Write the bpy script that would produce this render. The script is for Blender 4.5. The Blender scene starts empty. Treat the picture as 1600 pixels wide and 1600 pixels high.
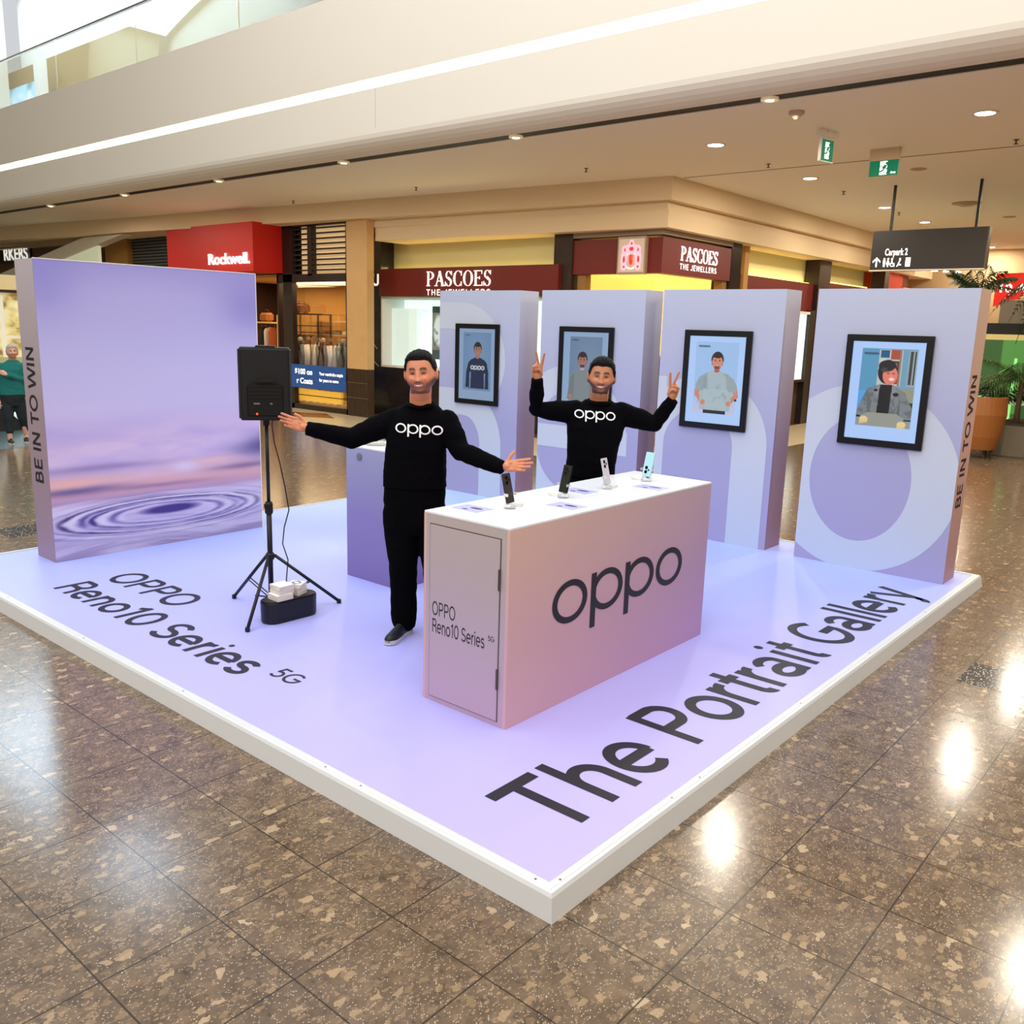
import bpy, bmesh, math, random
import numpy as np
from mathutils import Vector, Matrix, noise as mnoise
random.seed(7); rng = np.random.default_rng(7)
PI = math.pi
SC = bpy.context.scene
COL = SC.collection
# ---------------------------------------------------------------- camera, light, exposure
RT = Vector((0.64951106, -0.75982621, 0.02827546)); UP = Vector((0.13714472, 0.15364868, 0.97856191))
FW = Vector((0.74788148, 0.63170896, -0.20400267)); CP = Vector((-2.32181, -1.719745, 2.02)); FPX = 1389.168
cam = bpy.data.cameras.new('camera'); cob = bpy.data.objects.new('camera', cam); COL.objects.link(cob)
cob.matrix_world = Matrix(((RT.x, UP.x, -FW.x, CP.x), (RT.y, UP.y, -FW.y, CP.y), (RT.z, UP.z, -FW.z, CP.z), (0, 0, 0, 1)))
cam.sensor_width = 36; cam.lens = FPX * 36 / 1600; cam.clip_end = 200; cam.clip_start = 0.05
SC.camera = cob
SC.view_settings.view_transform = 'Standard'; SC.view_settings.look = 'None'
SC.view_settings.gamma = 1; SC.view_settings.use_curve_mapping = False
SC.view_settings.exposure = EXPOSURE = -0.15
w = bpy.data.worlds.new('world'); SC.world = w; w.use_nodes = True
w.node_tree.nodes['Background'].inputs[0].default_value = (0.93, 0.96, 1.0, 1)
w.node_tree.nodes['Background'].inputs[1].default_value = 0.75

def area(name, loc, size, energy, col, rot=(0, 0, 0), shape='RECTANGLE'):
    l = bpy.data.lights.new(name, 'AREA'); l.shape = shape; l.size = size[0]
    if len(size) > 1: l.size_y = size[1]
    l.energy = energy; l.color = col
    o = bpy.data.objects.new(name, l); o.location = loc; o.rotation_euler = rot; COL.objects.link(o)
    return o
# daylight from the glazed atrium roof over the stand
area('skylight_light', (-.25, 8.0, 13.4), (11.5, 7.2), 1080, (0.80, 0.90, 1.0))
area('skylight_light', (-.25, -1.5, 13.4), (11.5, 7.2), 1080, (0.85, 0.92, 1.0))
area('skylight_light', (10.2, 27.5, 13.4), (5.0, 16), 2100, (0.62, 0.81, 1.0))
# added fill lights, out of view, to brighten the upright faces
area('fill_light', (-8.8, 2.0, 8.0), (4.5, 16), 1050, (1.0, .97, .93), rot=(0, -PI / 2, 0))
area('fill_light', (1.0, -8.8, 7.0), (14, 4.5), 450, (1.0, .95, .88), rot=(PI / 2, 0, 0))

# ---------------------------------------------------------------- helpers
def s2l(c):
    return tuple(((v / 255.0) / 12.92 if v / 255.0 <= 0.04045 else (((v / 255.0) + 0.055) / 1.055) ** 2.4) for v in c)
def mat(name, rgb=(200, 200, 200), rough=0.5, metal=0.0, emit=None, estr=0.0, lin=None, bump=0.0, bscale=60.0, var=0.0, vscale=8.0, coat=0.0, alpha=1.0, trans=0.0, ior=1.45, spec=None):
    m = bpy.data.materials.new(name); m.use_nodes = True
    nt = m.node_tree; b = nt.nodes['Principled BSDF']
    c = lin if lin else s2l(rgb)
    b.inputs['Base Color'].default_value = (*c, 1); b.inputs['Roughness'].default_value = rough
    b.inputs['Metallic'].default_value = metal; b.inputs['IOR'].default_value = ior
    if spec is not None: b.inputs['Specular IOR Level'].default_value = spec
    if coat: b.inputs['Coat Weight'].default_value = coat; b.inputs['Coat Roughness'].default_value = 0.08
    if trans: b.inputs['Transmission Weight'].default_value = trans
    if alpha < 1: b.inputs['Alpha'].default_value = alpha
    if emit is not None:
        b.inputs['Emission Color'].default_value = (*s2l(emit), 1); b.inputs['Emission Strength'].default_value = estr
    tc = nt.nodes.new('ShaderNodeTexCoord')
    if var:
        n = nt.nodes.new('ShaderNodeTexNoise'); n.inputs['Scale'].default_value = vscale; n.inputs['Detail'].default_value = 4
        nt.links.new(tc.outputs['Object'], n.inputs['Vector'])
        mx = nt.nodes.new('ShaderNodeMix'); mx.data_type = 'RGBA'
        mx.inputs['A'].default_value = (*[v * (1 - var) for v in c], 1); mx.inputs['B'].default_value = (*[min(1, v * (1 + var)) for v in c], 1)
        nt.links.new(n.outputs['Fac'], mx.inputs['Factor']); nt.links.new(mx.outputs['Result'], b.inputs['Base Color'])
    if bump:
        n = nt.nodes.new('ShaderNodeTexNoise'); n.inputs['Scale'].default_value = bscale; n.inputs['Detail'].default_value = 3
        nt.links.new(tc.outputs['Object'], n.inputs['Vector'])
        bp = nt.nodes.new('ShaderNodeBump'); bp.inputs['Strength'].default_value = bump; bp.inputs['Distance'].default_value = 0.01
        nt.links.new(n.outputs['Fac'], bp.inputs['Height']); nt.links.new(bp.outputs['Normal'], b.inputs['Normal'])
    return m
def emat(name, rgb, s):
    m = bpy.data.materials.new(name); m.use_nodes = True
    b = m.node_tree.nodes['Principled BSDF']; b.inputs['Base Color'].default_value = (*s2l(rgb), 1)
    b.inputs['Emission Color'].default_value = (*s2l(rgb), 1); b.inputs['Emission Strength'].default_value = s
    return m
def gradmat(name, stops, axis, lo, hi, rough=0.45, emis=0.0, ramp2=None, axis2=None, lo2=0, hi2=1, fac2=0.5):
    """printed colour gradient along one object axis (optionally mixed with a second one)"""
    m = bpy.data.materials.new(name); m.use_nodes = True
    nt = m.node_tree; b = nt.nodes['Principled BSDF']; b.inputs['Roughness'].default_value = rough
    tc = nt.nodes.new('ShaderNodeTexCoord'); sp = nt.nodes.new('ShaderNodeSeparateXYZ'); nt.links.new(tc.outputs['Object'], sp.inputs[0])
    def ramp(st, ax, l, h):
        mr = nt.nodes.new('ShaderNodeMapRange'); mr.inputs['From Min'].default_value = l; mr.inputs['From Max'].default_value = h
        nt.links.new(sp.outputs['XYZ'.index(ax)], mr.inputs['Value'])
        cr = nt.nodes.new('ShaderNodeValToRGB'); nt.links.new(mr.outputs[0], cr.inputs[0])
        e = cr.color_ramp.elements
        while len(e) > 1: e.remove(e[0])
        for i, (p, c) in enumerate(st):
            if i == 0: e[0].position = p; e[0].color = (*s2l(c), 1)
            else:
                n = e.new(p); n.color = (*s2l(c), 1)
        return cr
    c1 = ramp(stops, axis, lo, hi); out = c1.outputs[0]
    if ramp2:
        c2 = ramp(ramp2, axis2, lo2, hi2); mx = nt.nodes.new('ShaderNodeMix'); mx.data_type = 'RGBA'
        mx.inputs['Factor'].default_value = fac2
        nt.links.new(c1.outputs[0], mx.inputs['A']); nt.links.new(c2.outputs[0], mx.inputs['B']); out = mx.outputs['Result']
    nt.links.new(out, b.inputs['Base Color'])
    if emis:
        nt.links.new(out, b.inputs['Emission Color']); b.inputs['Emission Strength'].default_value = emis
    return m
def attrmat(name, rough=0.5, emis=0.0, base=1.0, spec=None, sss=0.0, bump=0.0):
    m = bpy.data.materials.new(name); m.use_nodes = True
    nt = m.node_tree; b = nt.nodes['Principled BSDF']; b.inputs['Roughness'].default_value = rough
    a = nt.nodes.new('ShaderNodeAttribute'); a.attribute_name = 'Col'
    if base == 1.0: nt.links.new(a.outputs['Color'], b.inputs['Base Color'])
    else:
        b.inputs['Base Color'].default_value = (0.02, 0.02, 0.02, 1)
    if emis:
        nt.links.new(a.outputs['Color'], b.inputs['Emission Color']); b.inputs['Emission Strength'].default_value = emis
    if spec is not None: b.inputs['Specular IOR Level'].default_value = spec
    if sss:
        b.inputs['Subsurface Weight'].default_value = sss; b.inputs['Subsurface Radius'].default_value = (0.02, 0.008, 0.004); b.inputs['Subsurface Scale'].default_value = 0.5
    return m

def link(o, parent=None):
    COL.objects.link(o)
    if parent: o.parent = parent
    return o
def tag(o, label=None, cat=None, group=None, kind=None):
    if label: o['label'] = label
    if cat: o['category'] = cat
    if group: o['group'] = group
    if kind: o['kind'] = kind
    return o
def thing(name, label, cat, loc=(0, 0, 0), rz=0.0, group=None):
    o = bpy.data.objects.new(name, None); o.empty_display_size = 0.1; COL.objects.link(o)
    o.location = loc; o.rotation_euler = (0, 0, rz)
    return tag(o, label, cat, group)
class MB:
    """collects shapes into one bmesh"""
    def __init__(s): s.bm = bmesh.new()
    def box(s, x0, x1, y0, y1, z0, z1, M=None):
        vs = [s.bm.verts.new(Vector((x, y, z)) if M is None else M @ Vector((x, y, z))) for x in (x0, x1) for y in (y0, y1) for z in (z0, z1)]
        for f in ((0, 1, 3, 2), (4, 6, 7, 5), (0, 4, 5, 1), (2, 3, 7, 6), (0, 2, 6, 4), (1, 5, 7, 3)):
            s.bm.faces.new([vs[i] for i in f])
        return s
    def poly(s, pts):
        s.bm.faces.new([s.bm.verts.new(Vector(p)) for p in pts]); return s
    def prism(s, pts, dvec):
        a = [s.bm.verts.new(Vector(p)) for p in pts]; b = [s.bm.verts.new(Vector(p) + Vector(dvec)) for p in pts]
        n = len(a); s.bm.faces.new(a[::-1]); s.bm.faces.new(b)
        for i in range(n): s.bm.faces.new([a[i], a[(i + 1) % n], b[(i + 1) % n], b[i]])
        return s
    def tube(s, pts, r, n=10, caps=True):
        pts = [Vector(p) for p in pts]; rs = r if isinstance(r, (list, tuple)) else [r] * len(pts)
        prev = None; rings = []
        for i, p in enumerate(pts):
            d = (pts[min(i + 1, len(pts) - 1)] - pts[max(i - 1, 0)]).normalized()
            if prev is None: u = d.orthogonal().normalized()
            else:
                u = prev - d * prev.dot(d)
                u = u.normalized() if u.length > 1e-6 else d.orthogonal().normalized()
            prev = u; v = d.cross(u)
            rings.append([s.bm.verts.new(p + (u * math.cos(2 * PI * k / n) + v * math.sin(2 * PI * k / n)) * rs[i]) for k in range(n)])
        for a, b in zip(rings, rings[1:]):
            for k in range(n): s.bm.faces.new([a[k], a[(k + 1) % n], b[(k + 1) % n], b[k]])
        if caps: s.bm.faces.new(rings[0][::-1]); s.bm.faces.new(rings[-1])
        return s
    def lathe(s, c, prof, n=24, M=None, cap=True):
        c = Vector(c); rings = []
        for (r, z) in prof:
            ring = []
            for k in range(n):
                p = Vector((r * math.cos(2 * PI * k / n), r * math.sin(2 * PI * k / n), z))
                ring.append(s.bm.verts.new(c + (M @ p if M else p)))
            rings.append(ring)
        for a, b in zip(rings, rings[1:]):
            for k in range(n): s.bm.faces.new([a[k], a[(k + 1) % n], b[(k + 1) % n], b[k]])
        if cap: s.bm.faces.new(rings[0][::-1]); s.bm.faces.new(rings[-1])
        return s
    def ball(s, c, r, sub=2, sc=(1, 1, 1), M=None):
        g = bmesh.ops.create_icosphere(s.bm, subdivisions=sub, radius=1.0)
        for v in g['verts']:
            p = Vector((v.co.x * r * sc[0], v.co.y * r * sc[1], v.co.z * r * sc[2]))
            v.co = Vector(c) + (M @ p if M else p)
        return s
    def rings(s, R, cap=True):
        """loft through rings of points"""
        vr = [[s.bm.verts.new(Vector(p)) for p in ring] for ring in R]
        for a, b in zip(vr, vr[1:]):
            n = len(a)
            for k in range(n): s.bm.faces.new([a[k], a[(k + 1) % n], b[(k + 1) % n], b[k]])
        if cap: s.bm.faces.new(vr[0][::-1]); s.bm.faces.new(vr[-1])
        return s
    def build(s, name, m, parent=None, smooth=False, bevel=0.0, segs=2, loc=None, keep=False):
        me = bpy.data.meshes.new(name)
        if not keep: bmesh.ops.recalc_face_normals(s.bm, faces=s.bm.faces)
        if bevel:
            es = [e for e in s.bm.edges if len(e.link_faces) == 2 and e.calc_face_angle(0) > 0.5]
            bmesh.ops.bevel(s.bm, geom=es, offset=bevel, segments=segs, affect='EDGES', clamp_overlap=True)
        s.bm.to_mesh(me); s.bm.free()
        me.materials.append(m)
        if smooth:
            for p in me.polygons: p.use_smooth = True
        o = bpy.data.objects.new(name, me)
        if loc: o.location = loc
        return link(o, parent)
def box_obj(name, x0, x1, y0, y1, z0, z1, m, parent=None, bevel=0.0, kind=None, **k):
    o = MB().box(x0, x1, y0, y1, z0, z1).build(name, m, parent, bevel=bevel, **k)
    if kind: o['kind'] = kind
    return o
def struct(o): o['kind'] = 'structure'; return o
def at(u, v, ax, val):
    """the point of the world plane ax = val seen at photo pixel (u, v)"""
    d = FW + RT * ((u - 800) / FPX) - UP * ((v - 800) / FPX)
    i = 'xyz'.index(ax)
    return CP + d * ((val - CP[i]) / d[i])

# ---------------------------------------------------------------- lettering
def arc(cx, cy, rx, ry, a0, a1, n=None):
    n = n or max(6, int(abs(a1 - a0) / 9))
    return [(cx + rx * math.cos(math.radians(a0 + (a1 - a0) * i / n)), cy + ry * math.sin(math.radians(a0 + (a1 - a0) * i / n))) for i in range(n + 1)]
def dot(x, y, r): return [('disc', x, y, r)]
GL = {
 'T': (.60, [[(.03, .675), (.57, .675)], [(.30, .675), (.30, 0)]]),
 'h': (.55, [[(.11, .73), (.11, 0)], [(.11, .26)] + arc(.275, .30, .165, .175, 180, 0) + [(.44, 0)]]),
 'e': (.55, [arc(.275, .26, .21, .22, 0, 312), [(.065, .265), (.508, .265)]]),
 'P': (.62, [[(.12, .72), (.12, 0)], [(.12, .675), (.35, .675)] + arc(.36, .505, .17, .17, 88, -88) + [(.35, .335), (.12, .335)]]),
 'o': (.56, [arc(.28, .26, .215, .22, 0, 360)]),
 'r': (.34, [[(.11, .52), (.11, 0)], [(.11, .24)] + arc(.29, .28, .18, .195, 180, 86)]),
 't': (.31, [[(.15, .67), (.15, .13)] + arc(.245, .13, .095, .09, 180, 280), [(.02, .48), (.29, .48)]]),
 'a': (.55, [arc(.26, .365, .165, .115, 165, 0) + [(.425, .36), (.425, .0)], arc(.245, .15, .175, .11, 0, 360)]),
 'i': (.22, [[(.11, .52), (.11, 0)], ('disc', .11, .665, .052)]),
 'l': (.22, [[(.11, .73), (.11, 0)]]),
 'G': (.76, [arc(.38, .36, .305, .32, 48, 352), [(.40, .345), (.727, .345)]]),
 'y': (.50, [[(.04, .52), (.25, .03)], [(.46, .52), (.23, -.06)] + arc(.13, -.04, .10, .115, 0, -95)]),
 'O': (.76, [arc(.38, .36, .305, .32, 0, 360)]),
 'R': (.64, [[(.12, .72), (.12, 0)], [(.12, .675), (.35, .675)] + arc(.36, .515, .165, .16, 88, -88) + [(.35, .355), (.12, .355)], [(.32, .355), (.38, .345)] + arc(.36, .18, .165, .165, 75, 10) + [(.535, 0)]]),
 'n': (.55, [[(.11, .52), (.11, 0)], [(.11, .26)] + arc(.275, .30, .165, .175, 180, 0) + [(.44, 0)]]),
 '1': (.40, [[(.25, .72), (.25, 0)], [(.08, .56), (.25, .665)]]),
 '0': (.60, [arc(.30, .36, .225, .32, 0, 360)]),
 'S': (.62, [arc(.31, .52, .195, .155, 22, 270) + arc(.31, .205, .22, .16, 90, -158)]),
 's': (.48, [arc(.24, .375, .15, .105, 25, 270) + arc(.24, .155, .165, .115, 90, -158)]),
 '5': (.56, [[(.46, .675), (.17, .675), (.135, .365)], arc(.27, .235, .195, .19, 135, -150)]),
 'B': (.62, [[(.12, .72), (.12, 0)], [(.12, .675), (.33, .675)] + arc(.33, .53, .145, .145, 90, -90) + [(.12, .385)], [(.33, .385)] + arc(.34, .215, .175, .17, 90, -90) + [(.12, .045)]]),
 'E': (.56, [[(.12, .72), (.12, 0)], [(.12, .675), (.51, .675)], [(.12, .375), (.48, .375)], [(.12, .045), (.51, .045)]]),
 'I': (.24, [[(.12, .72), (.12, 0)]]),
 'N': (.68, [[(.12, .72), (.12, 0)], [(.56, .72), (.56, 0)], [(.115, .70), (.565, .02)]]),
 'W': (.92, [[(.04, .72), (.23, .0)], [(.23, .0), (.455, .72)], [(.455, .72), (.69, .0)], [(.69, .0), (.88, .72)]]),
 ' ': (.26, []),
}
LOGO = {  # rounded logo letters, unit x-height = 1
 'o': (1.40, [('ring', .667, .5, .667, .5, .48, .355)]),
 'p': (1.32, [('ring', .667, .5, .667, .5, .48, .355), ('bar', .0, .205, -.33, .98)]),
}
_k = [0]
def lift():
    """neighbouring strokes lie a hair apart so that they never share a plane"""
    _k[0] = (_k[0] + 1) % 5; return _k[0] * 7e-5
def ribbon(bm, pts, w, tr):
    pts = [Vector((p[0], p[1], 0)) for p in pts]; n = len(pts)
    closed = (pts[0] - pts[-1]).length < 1e-5
    L = []
    for i in range(n):
        if closed: a = pts[(i - 1) % (n - 1)]; b = pts[(i + 1) % (n - 1)]
        else: a = pts[max(i - 1, 0)]; b = pts[min(i + 1, n - 1)]
        d = (b - a).normalized(); nn = Vector((-d.y, d.x, 0))
        d1 = (pts[i] - a).normalized() if (pts[i] - a).length > 1e-6 else d
        c = max(0.45, abs(d1.dot(d)))
        L.append((pts[i] + nn * w / 2 / c, pts[i] - nn * w / 2 / c))
    vs = [(bm.verts.new(tr(a)), bm.verts.new(tr(b))) for a, b in L]
    for p, q in zip(vs, vs[1:]): bm.faces.new([p[0], q[0], q[1], p[1]])
def stroke_text(mb, s, org, dx, up, em, w=.088, track=0.0, width=None):
    """flat lettering: org = start of the baseline, dx/up unit vectors, em size in metres"""
    org = Vector(org); dx = Vector(dx); up = Vector(up)
    total = sum(GL[c][0] + track for c in s)
    kx = (width / (total * em)) if width else 1.0
    x = 0.0
    for c in s:
        adv, strokes = GL[c]
        for st in strokes:
            h_ = lift(); nn = dx.cross(up)
            tr = lambda p, x=x, h_=h_: org + dx * ((x + p[0]) * em * kx) + up * (p[1] * em) + nn * h_
            if isinstance(st, tuple) and st[0] == 'disc':
                mb.bm.faces.new([mb.bm.verts.new(tr((st[1] + st[3] * math.cos(a), st[2] + st[3] * math.sin(a)))) for a in [2 * PI * k / 16 for k in range(16)]])
            else: ribbon(mb.bm, st, w, tr)
        x += adv + track
    return mb
def logo_text(mb, org, dx, up, h, width=None, surf=None, depth=0.0):
    """the four rounded letters o p p o; h = x-height; surf maps a flat point onto a curved cloth"""
    org = Vector(org); dx = Vector(dx); up = Vector(up)
    seq = [('o', 0.0), ('p', 1.48), ('p', 2.92), ('o', 4.36)]
    tot = 4.36 + 1.333; k = (width / (tot * h)) if width else 1.0
    nn_ = Vector()
    def tr(p, x): 
        q = org + dx * ((x + p[0]) * h * k) + up * (p[1] * h) + nn_
        return surf(q) if surf else q
    for ch, x in seq:
        for st in LOGO[ch][1]:
            h_ = lift(); nn_ = dx.cross(up) * h_
            if st[0] == 'ring':
                _, cx, cy, rx, ry, ix, iy = st; n = 40
                A = [mb.bm.verts.new(tr((cx + rx * math.cos(2 * PI * i / n), cy + ry * math.sin(2 * PI * i / n)), x)) for i in range(n)]
                B = [mb.bm.verts.new(tr((cx + ix * math.cos(2 * PI * i / n), cy + iy * math.sin(2 * PI * i / n)), x)) for i in range(n)]
                for i in range(n): mb.bm.faces.new([A[i], A[(i + 1) % n], B[(i + 1) % n], B[i]])
            else:
                _, x0, x1, y0, y1 = st; m = 8
                for j in range(m):
                    ya = y0 + (y1 - y0) * j / m; yb = y0 + (y1 - y0) * (j + 1) / m
                    mb.bm.faces.new([mb.bm.verts.new(tr(p, x)) for p in ((x0, ya), (x1, ya), (x1, yb), (x0, yb))])
    return mb
def font_obj(name, s, m, parent, org, dx, up, h, width=None, bold=0.0, depth=0.004, align='LEFT', spacing=1.0):
    """solid lettering from the built-in typeface; h = cap height"""
    cu = bpy.data.curves.new(name, 'FONT'); cu.body = s; cu.size = 1.0; cu.extrude = 0.0; cu.offset = bold; cu.space_character = spacing
    to = bpy.data.objects.new(name, cu); COL.objects.link(to)
    dg = bpy.context.evaluated_depsgraph_get(); dg.update()
    me = bpy.data.meshes.new_from_object(to.evaluated_get(dg)); COL.objects.unlink(to); bpy.data.objects.remove(to)
    co = np.array([v.co[:] for v in me.vertices]); x0, x1 = co[:, 0].min(), co[:, 0].max()
    sy = h / 0.70; sx = (width / (x1 - x0)) if width else sy
    org = Vector(org); dx = Vector(dx).normalized(); up = Vector(up).normalized(); nn = dx.cross(up)
    bm = bmesh.new(); bm.from_mesh(me); bpy.data.meshes.remove(me)
    for v in bm.verts: v.co = org + dx * ((v.co.x - x0) * sx) + up * (v.co.y * sy)
    if depth:
        r = bmesh.ops.extrude_face_region(bm, geom=bm.faces[:])
        for v in [g for g in r['geom'] if isinstance(g, bmesh.types.BMVert)]: v.co += nn * depth
        bmesh.ops.recalc_face_normals(bm, faces=bm.faces)
    me = bpy.data.meshes.new(name); bm.to_mesh(me); bm.free(); me.materials.append(m)
    return link(bpy.data.objects.new(name, me), parent)
# ---------------------------------------------------------------- printed pictures (colour per mesh point)
def vnoise(U, V, sx, sy, seed=0, oct=4):
    r = np.random.default_rng(seed); out = np.zeros_like(U); amp = 1.0; tot = 0
    for o in range(oct):
        g = r.random((64, 64)); x = (U * sx) % 63; y = (V * sy) % 63
        xi = np.floor(x).astype(int); yi = np.floor(y).astype(int); fx = x - xi; fy = y - yi
        fx = fx * fx * (3 - 2 * fx); fy = fy * fy * (3 - 2 * fy)
        a = g[yi, xi] * (1 - fx) + g[yi, xi + 1] * fx; b = g[yi + 1, xi] * (1 - fx) + g[yi + 1, xi + 1] * fx
        out += amp * (a * (1 - fy) + b * fy); tot += amp; amp *= 0.5; sx *= 2.03; sy *= 2.03
    return out / tot
class Paint:
    def __init__(s, nu, nv, bg):
        s.U, s.V = np.meshgrid(np.linspace(0, 1, nu), np.linspace(0, 1, nv)); s.nu, s.nv = nu, nv
        s.C = np.empty((nv, nu, 3)); s.C[:] = bg
    def mix(s, m, c):
        m = np.clip(m, 0, 1)[..., None]; s.C = s.C * (1 - m) + np.array(c, float) * m
    def ell(s, cx, cy, rx, ry, c, soft=0.08):
        d = ((s.U - cx) / rx) ** 2 + ((s.V - cy) / ry) ** 2; s.mix((1 - d) / soft, c)
    def ring(s, cx, cy, rx, ry, t, c, soft=.3):
        d = np.sqrt(((s.U - cx) / rx) ** 2 + ((s.V - cy) / ry) ** 2); s.mix(1 - np.maximum(0, np.abs(d - 1) / t - 1) / soft, c)
    def rect(s, x0, x1, y0, y1, c): s.mix(((s.U >= x0) & (s.U <= x1) & (s.V >= y0) & (s.V <= y1)).astype(float), c)
    def poly(s, pts, c):
        ins = np.zeros(s.U.shape, bool); n = len(pts)
        for i in range(n):
            x0, y0 = pts[i]; x1, y1 = pts[(i + 1) % n]
            if y0 == y1: continue
            cond = ((y0 > s.V) != (y1 > s.V)) & (s.U < (x1 - x0) * (s.V - y0) / (y1 - y0) + x0); ins ^= cond
        s.mix(ins.astype(float), c)
    def obj(s, name, m, parent, org, du, dv):
        """org = top-left corner, du = full width vector, dv = full height vector (downward)"""
        org = np.array(org); du = np.array(du); dv = np.array(dv)
        co = org + s.U[..., None] * du + s.V[..., None] * dv
        me = bpy.data.meshes.new(name); nu, nv = s.nu, s.nv
        idx = np.arange(nu * nv).reshape(nv, nu)
        f = np.stack([idx[:-1, :-1], idx[1:, :-1], idx[1:, 1:], idx[:-1, 1:]], -1).reshape(-1, 4)
        me.from_pydata(co.reshape(-1, 3).tolist(), [], f.tolist())
        C = np.clip(s.C, 0, 255) / 255.0; C = np.where(C <= .04045, C / 12.92, ((C + .055) / 1.055) ** 2.4)
        at_ = me.color_attributes.new('Col', 'FLOAT_COLOR', 'POINT')
        at_.data.foreach_set('color', np.concatenate([C.reshape(-1, 3), np.ones((nu * nv, 1))], 1).ravel())
        me.materials.append(m)
        return link(bpy.data.objects.new(name, me), parent)
# ================================================================ the mall
FZ = -0.10          # mall floor level; the top of the stand's deck is z = 0
M_beige = mat('beige_plaster', (236, 226, 208), 0.75)
M_ceil = mat('ceiling_plaster', (248, 238, 220), 0.8)
M_bulk = mat('warm_bulkhead', (232, 208, 170), 0.75)
M_white = mat('white_paint', (232, 228, 222), 0.55)
M_black = mat('black_plastic', (16, 16, 18), 0.45)
M_dark = mat('dark_metal', (38, 28, 24), 0.4)
M_chrome = mat('chrome', (200, 200, 205), 0.2, 1.0)

def floor_material():
    m = bpy.data.materials.new('terrazzo_tiles'); m.use_nodes = True
    nt = m.node_tree; N = nt.nodes; L = nt.links; b = N['Principled BSDF']
    tc = N.new('ShaderNodeTexCoord'); OB = tc.outputs['Object']
    def mp(scale, rot=0):
        x = N.new('ShaderNodeMapping'); x.inputs['Scale'].default_value = scale; x.inputs['Rotation'].default_value = (0, 0, rot); L.new(OB, x.inputs[0]); return x.outputs[0]
    def mixc(f, a, c):
        x = N.new('ShaderNodeMix'); x.data_type = 'RGBA'
        if isinstance(f, float): x.inputs['Factor'].default_value = f
        else: L.new(f, x.inputs['Factor'])
        for k, v in (('A', a), ('B', c)):
            if isinstance(v, tuple): x.inputs[k].default_value = (*s2l(v), 1)
            else: L.new(v, x.inputs[k])
        return x.outputs['Result']
    def math_(op, a, c=None):
        x = N.new('ShaderNodeMath'); x.operation = op
        for i, v in enumerate((a, c)):
            if v is None: continue
            if isinstance(v, (int, float)): x.inputs[i].default_value = v
            else: L.new(v, x.inputs[i])
        return x.outputs[0]
    n1 = N.new('ShaderNodeTexNoise'); n1.inputs['Scale'].default_value = 9; n1.inputs['Detail'].default_value = 8; n1.inputs['Roughness'].default_value = .7; L.new(OB, n1.inputs['Vector'])
    cr = N.new('ShaderNodeValToRGB'); L.new(n1.outputs['Fac'], cr.inputs[0]); e = cr.color_ramp.elements
    e[0].position = .3; e[0].color = (*s2l((76, 60, 47)), 1); e[1].position = .7; e[1].color = (*s2l((126, 104, 82)), 1)
    col = cr.outputs[0]
    wn = N.new('ShaderNodeTexNoise'); wn.inputs['Scale'].default_value = 22; L.new(OB, wn.inputs['Vector'])
    # chips: three sizes of Voronoi cells, only some of them light
    for sc, size, keep, c1, c2, rot, al in (((110, 170, 1), .34, .84, (160, 136, 110), (222, 210, 190), .5, .65), ((40, 74, 1), .40, .70, (100, 80, 62), (170, 140, 108), .5, .55), ((58, 40, 1), .40, .74, (56, 46, 40), (98, 88, 82), 1.2, .5),
                                            ((22, 34, 1), .42, .74, (92, 76, 62), (156, 128, 98), .3, .55), ((13, 20, 1), .36, .82, (140, 112, 82), (190, 162, 124), .8, .6), ((8.5, 12, 1), .25, .86, (160, 128, 94), (206, 180, 146), 1.1, .65)):
        sx = tuple(v for v in sc); mpn = mp(sx, rot)
        ad = N.new('ShaderNodeVectorMath'); ad.operation = 'MULTIPLY_ADD'; L.new(wn.outputs['Color'], ad.inputs[0]); ad.inputs[1].default_value = (.9, .9, 0); L.new(mpn, ad.inputs[2])
        v = N.new('ShaderNodeTexVoronoi'); v.voronoi_dimensions = '2D'; v.inputs['Scale'].default_value = 1; v.distance = 'MANHATTAN' if sc[0] in (13, 8.5) else 'EUCLIDEAN'; L.new(ad.outputs[0], v.inputs['Vector'])
        sp = N.new('ShaderNodeSeparateColor'); L.new(v.outputs['Color'], sp.inputs[0])
        near = math_('LESS_THAN', v.outputs['Distance'], size); on = math_('GREATER_THAN', sp.outputs[0], keep)
        msk = math_('MULTIPLY', near, on); chip = mixc(sp.outputs[1], c1, c2)
        col = mixc(math_('MULTIPLY', msk, al), col, chip)
    # joints between the tiles
    so = N.new('ShaderNodeSeparateXYZ'); L.new(OB, so.inputs[0])
    def joint(o, off, pitch):
        f = math_('FRACT', math_('DIVIDE', math_('SUBTRACT', o, off), pitch)); f = math_('ABSOLUTE', math_('SUBTRACT', f, .5)); return math_('GREATER_THAN', f, .5 - .0032 / pitch)
    jx = joint(so.outputs[0], -.812, .43); jy = joint(so.outputs[1], 1.332, .4487)
    j = math_('MAXIMUM', jx, jy); col = mixc(math_('MULTIPLY', j, .85), col, (36, 30, 26))
    L.new(col, b.inputs['Base Color'])
    b.inputs['Roughness'].default_value = .17; b.inputs['IOR'].default_value = 1.55
    bpn = N.new('ShaderNodeBump'); bpn.inputs['Strength'].default_value = .05; bpn.inputs['Distance'].default_value = .01
    n2 = N.new('ShaderNodeTexNoise'); n2.inputs['Scale'].default_value = 5; L.new(OB, n2.inputs['Vector']); L.new(n2.outputs['Fac'], bpn.inputs['Height']); L.new(bpn.outputs['Normal'], b.inputs['Normal'])
    return m
M_floor = floor_material()
struct(MB().box(-9, 34, -9, 40, FZ - .3, FZ).build('floor', M_floor))
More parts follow.
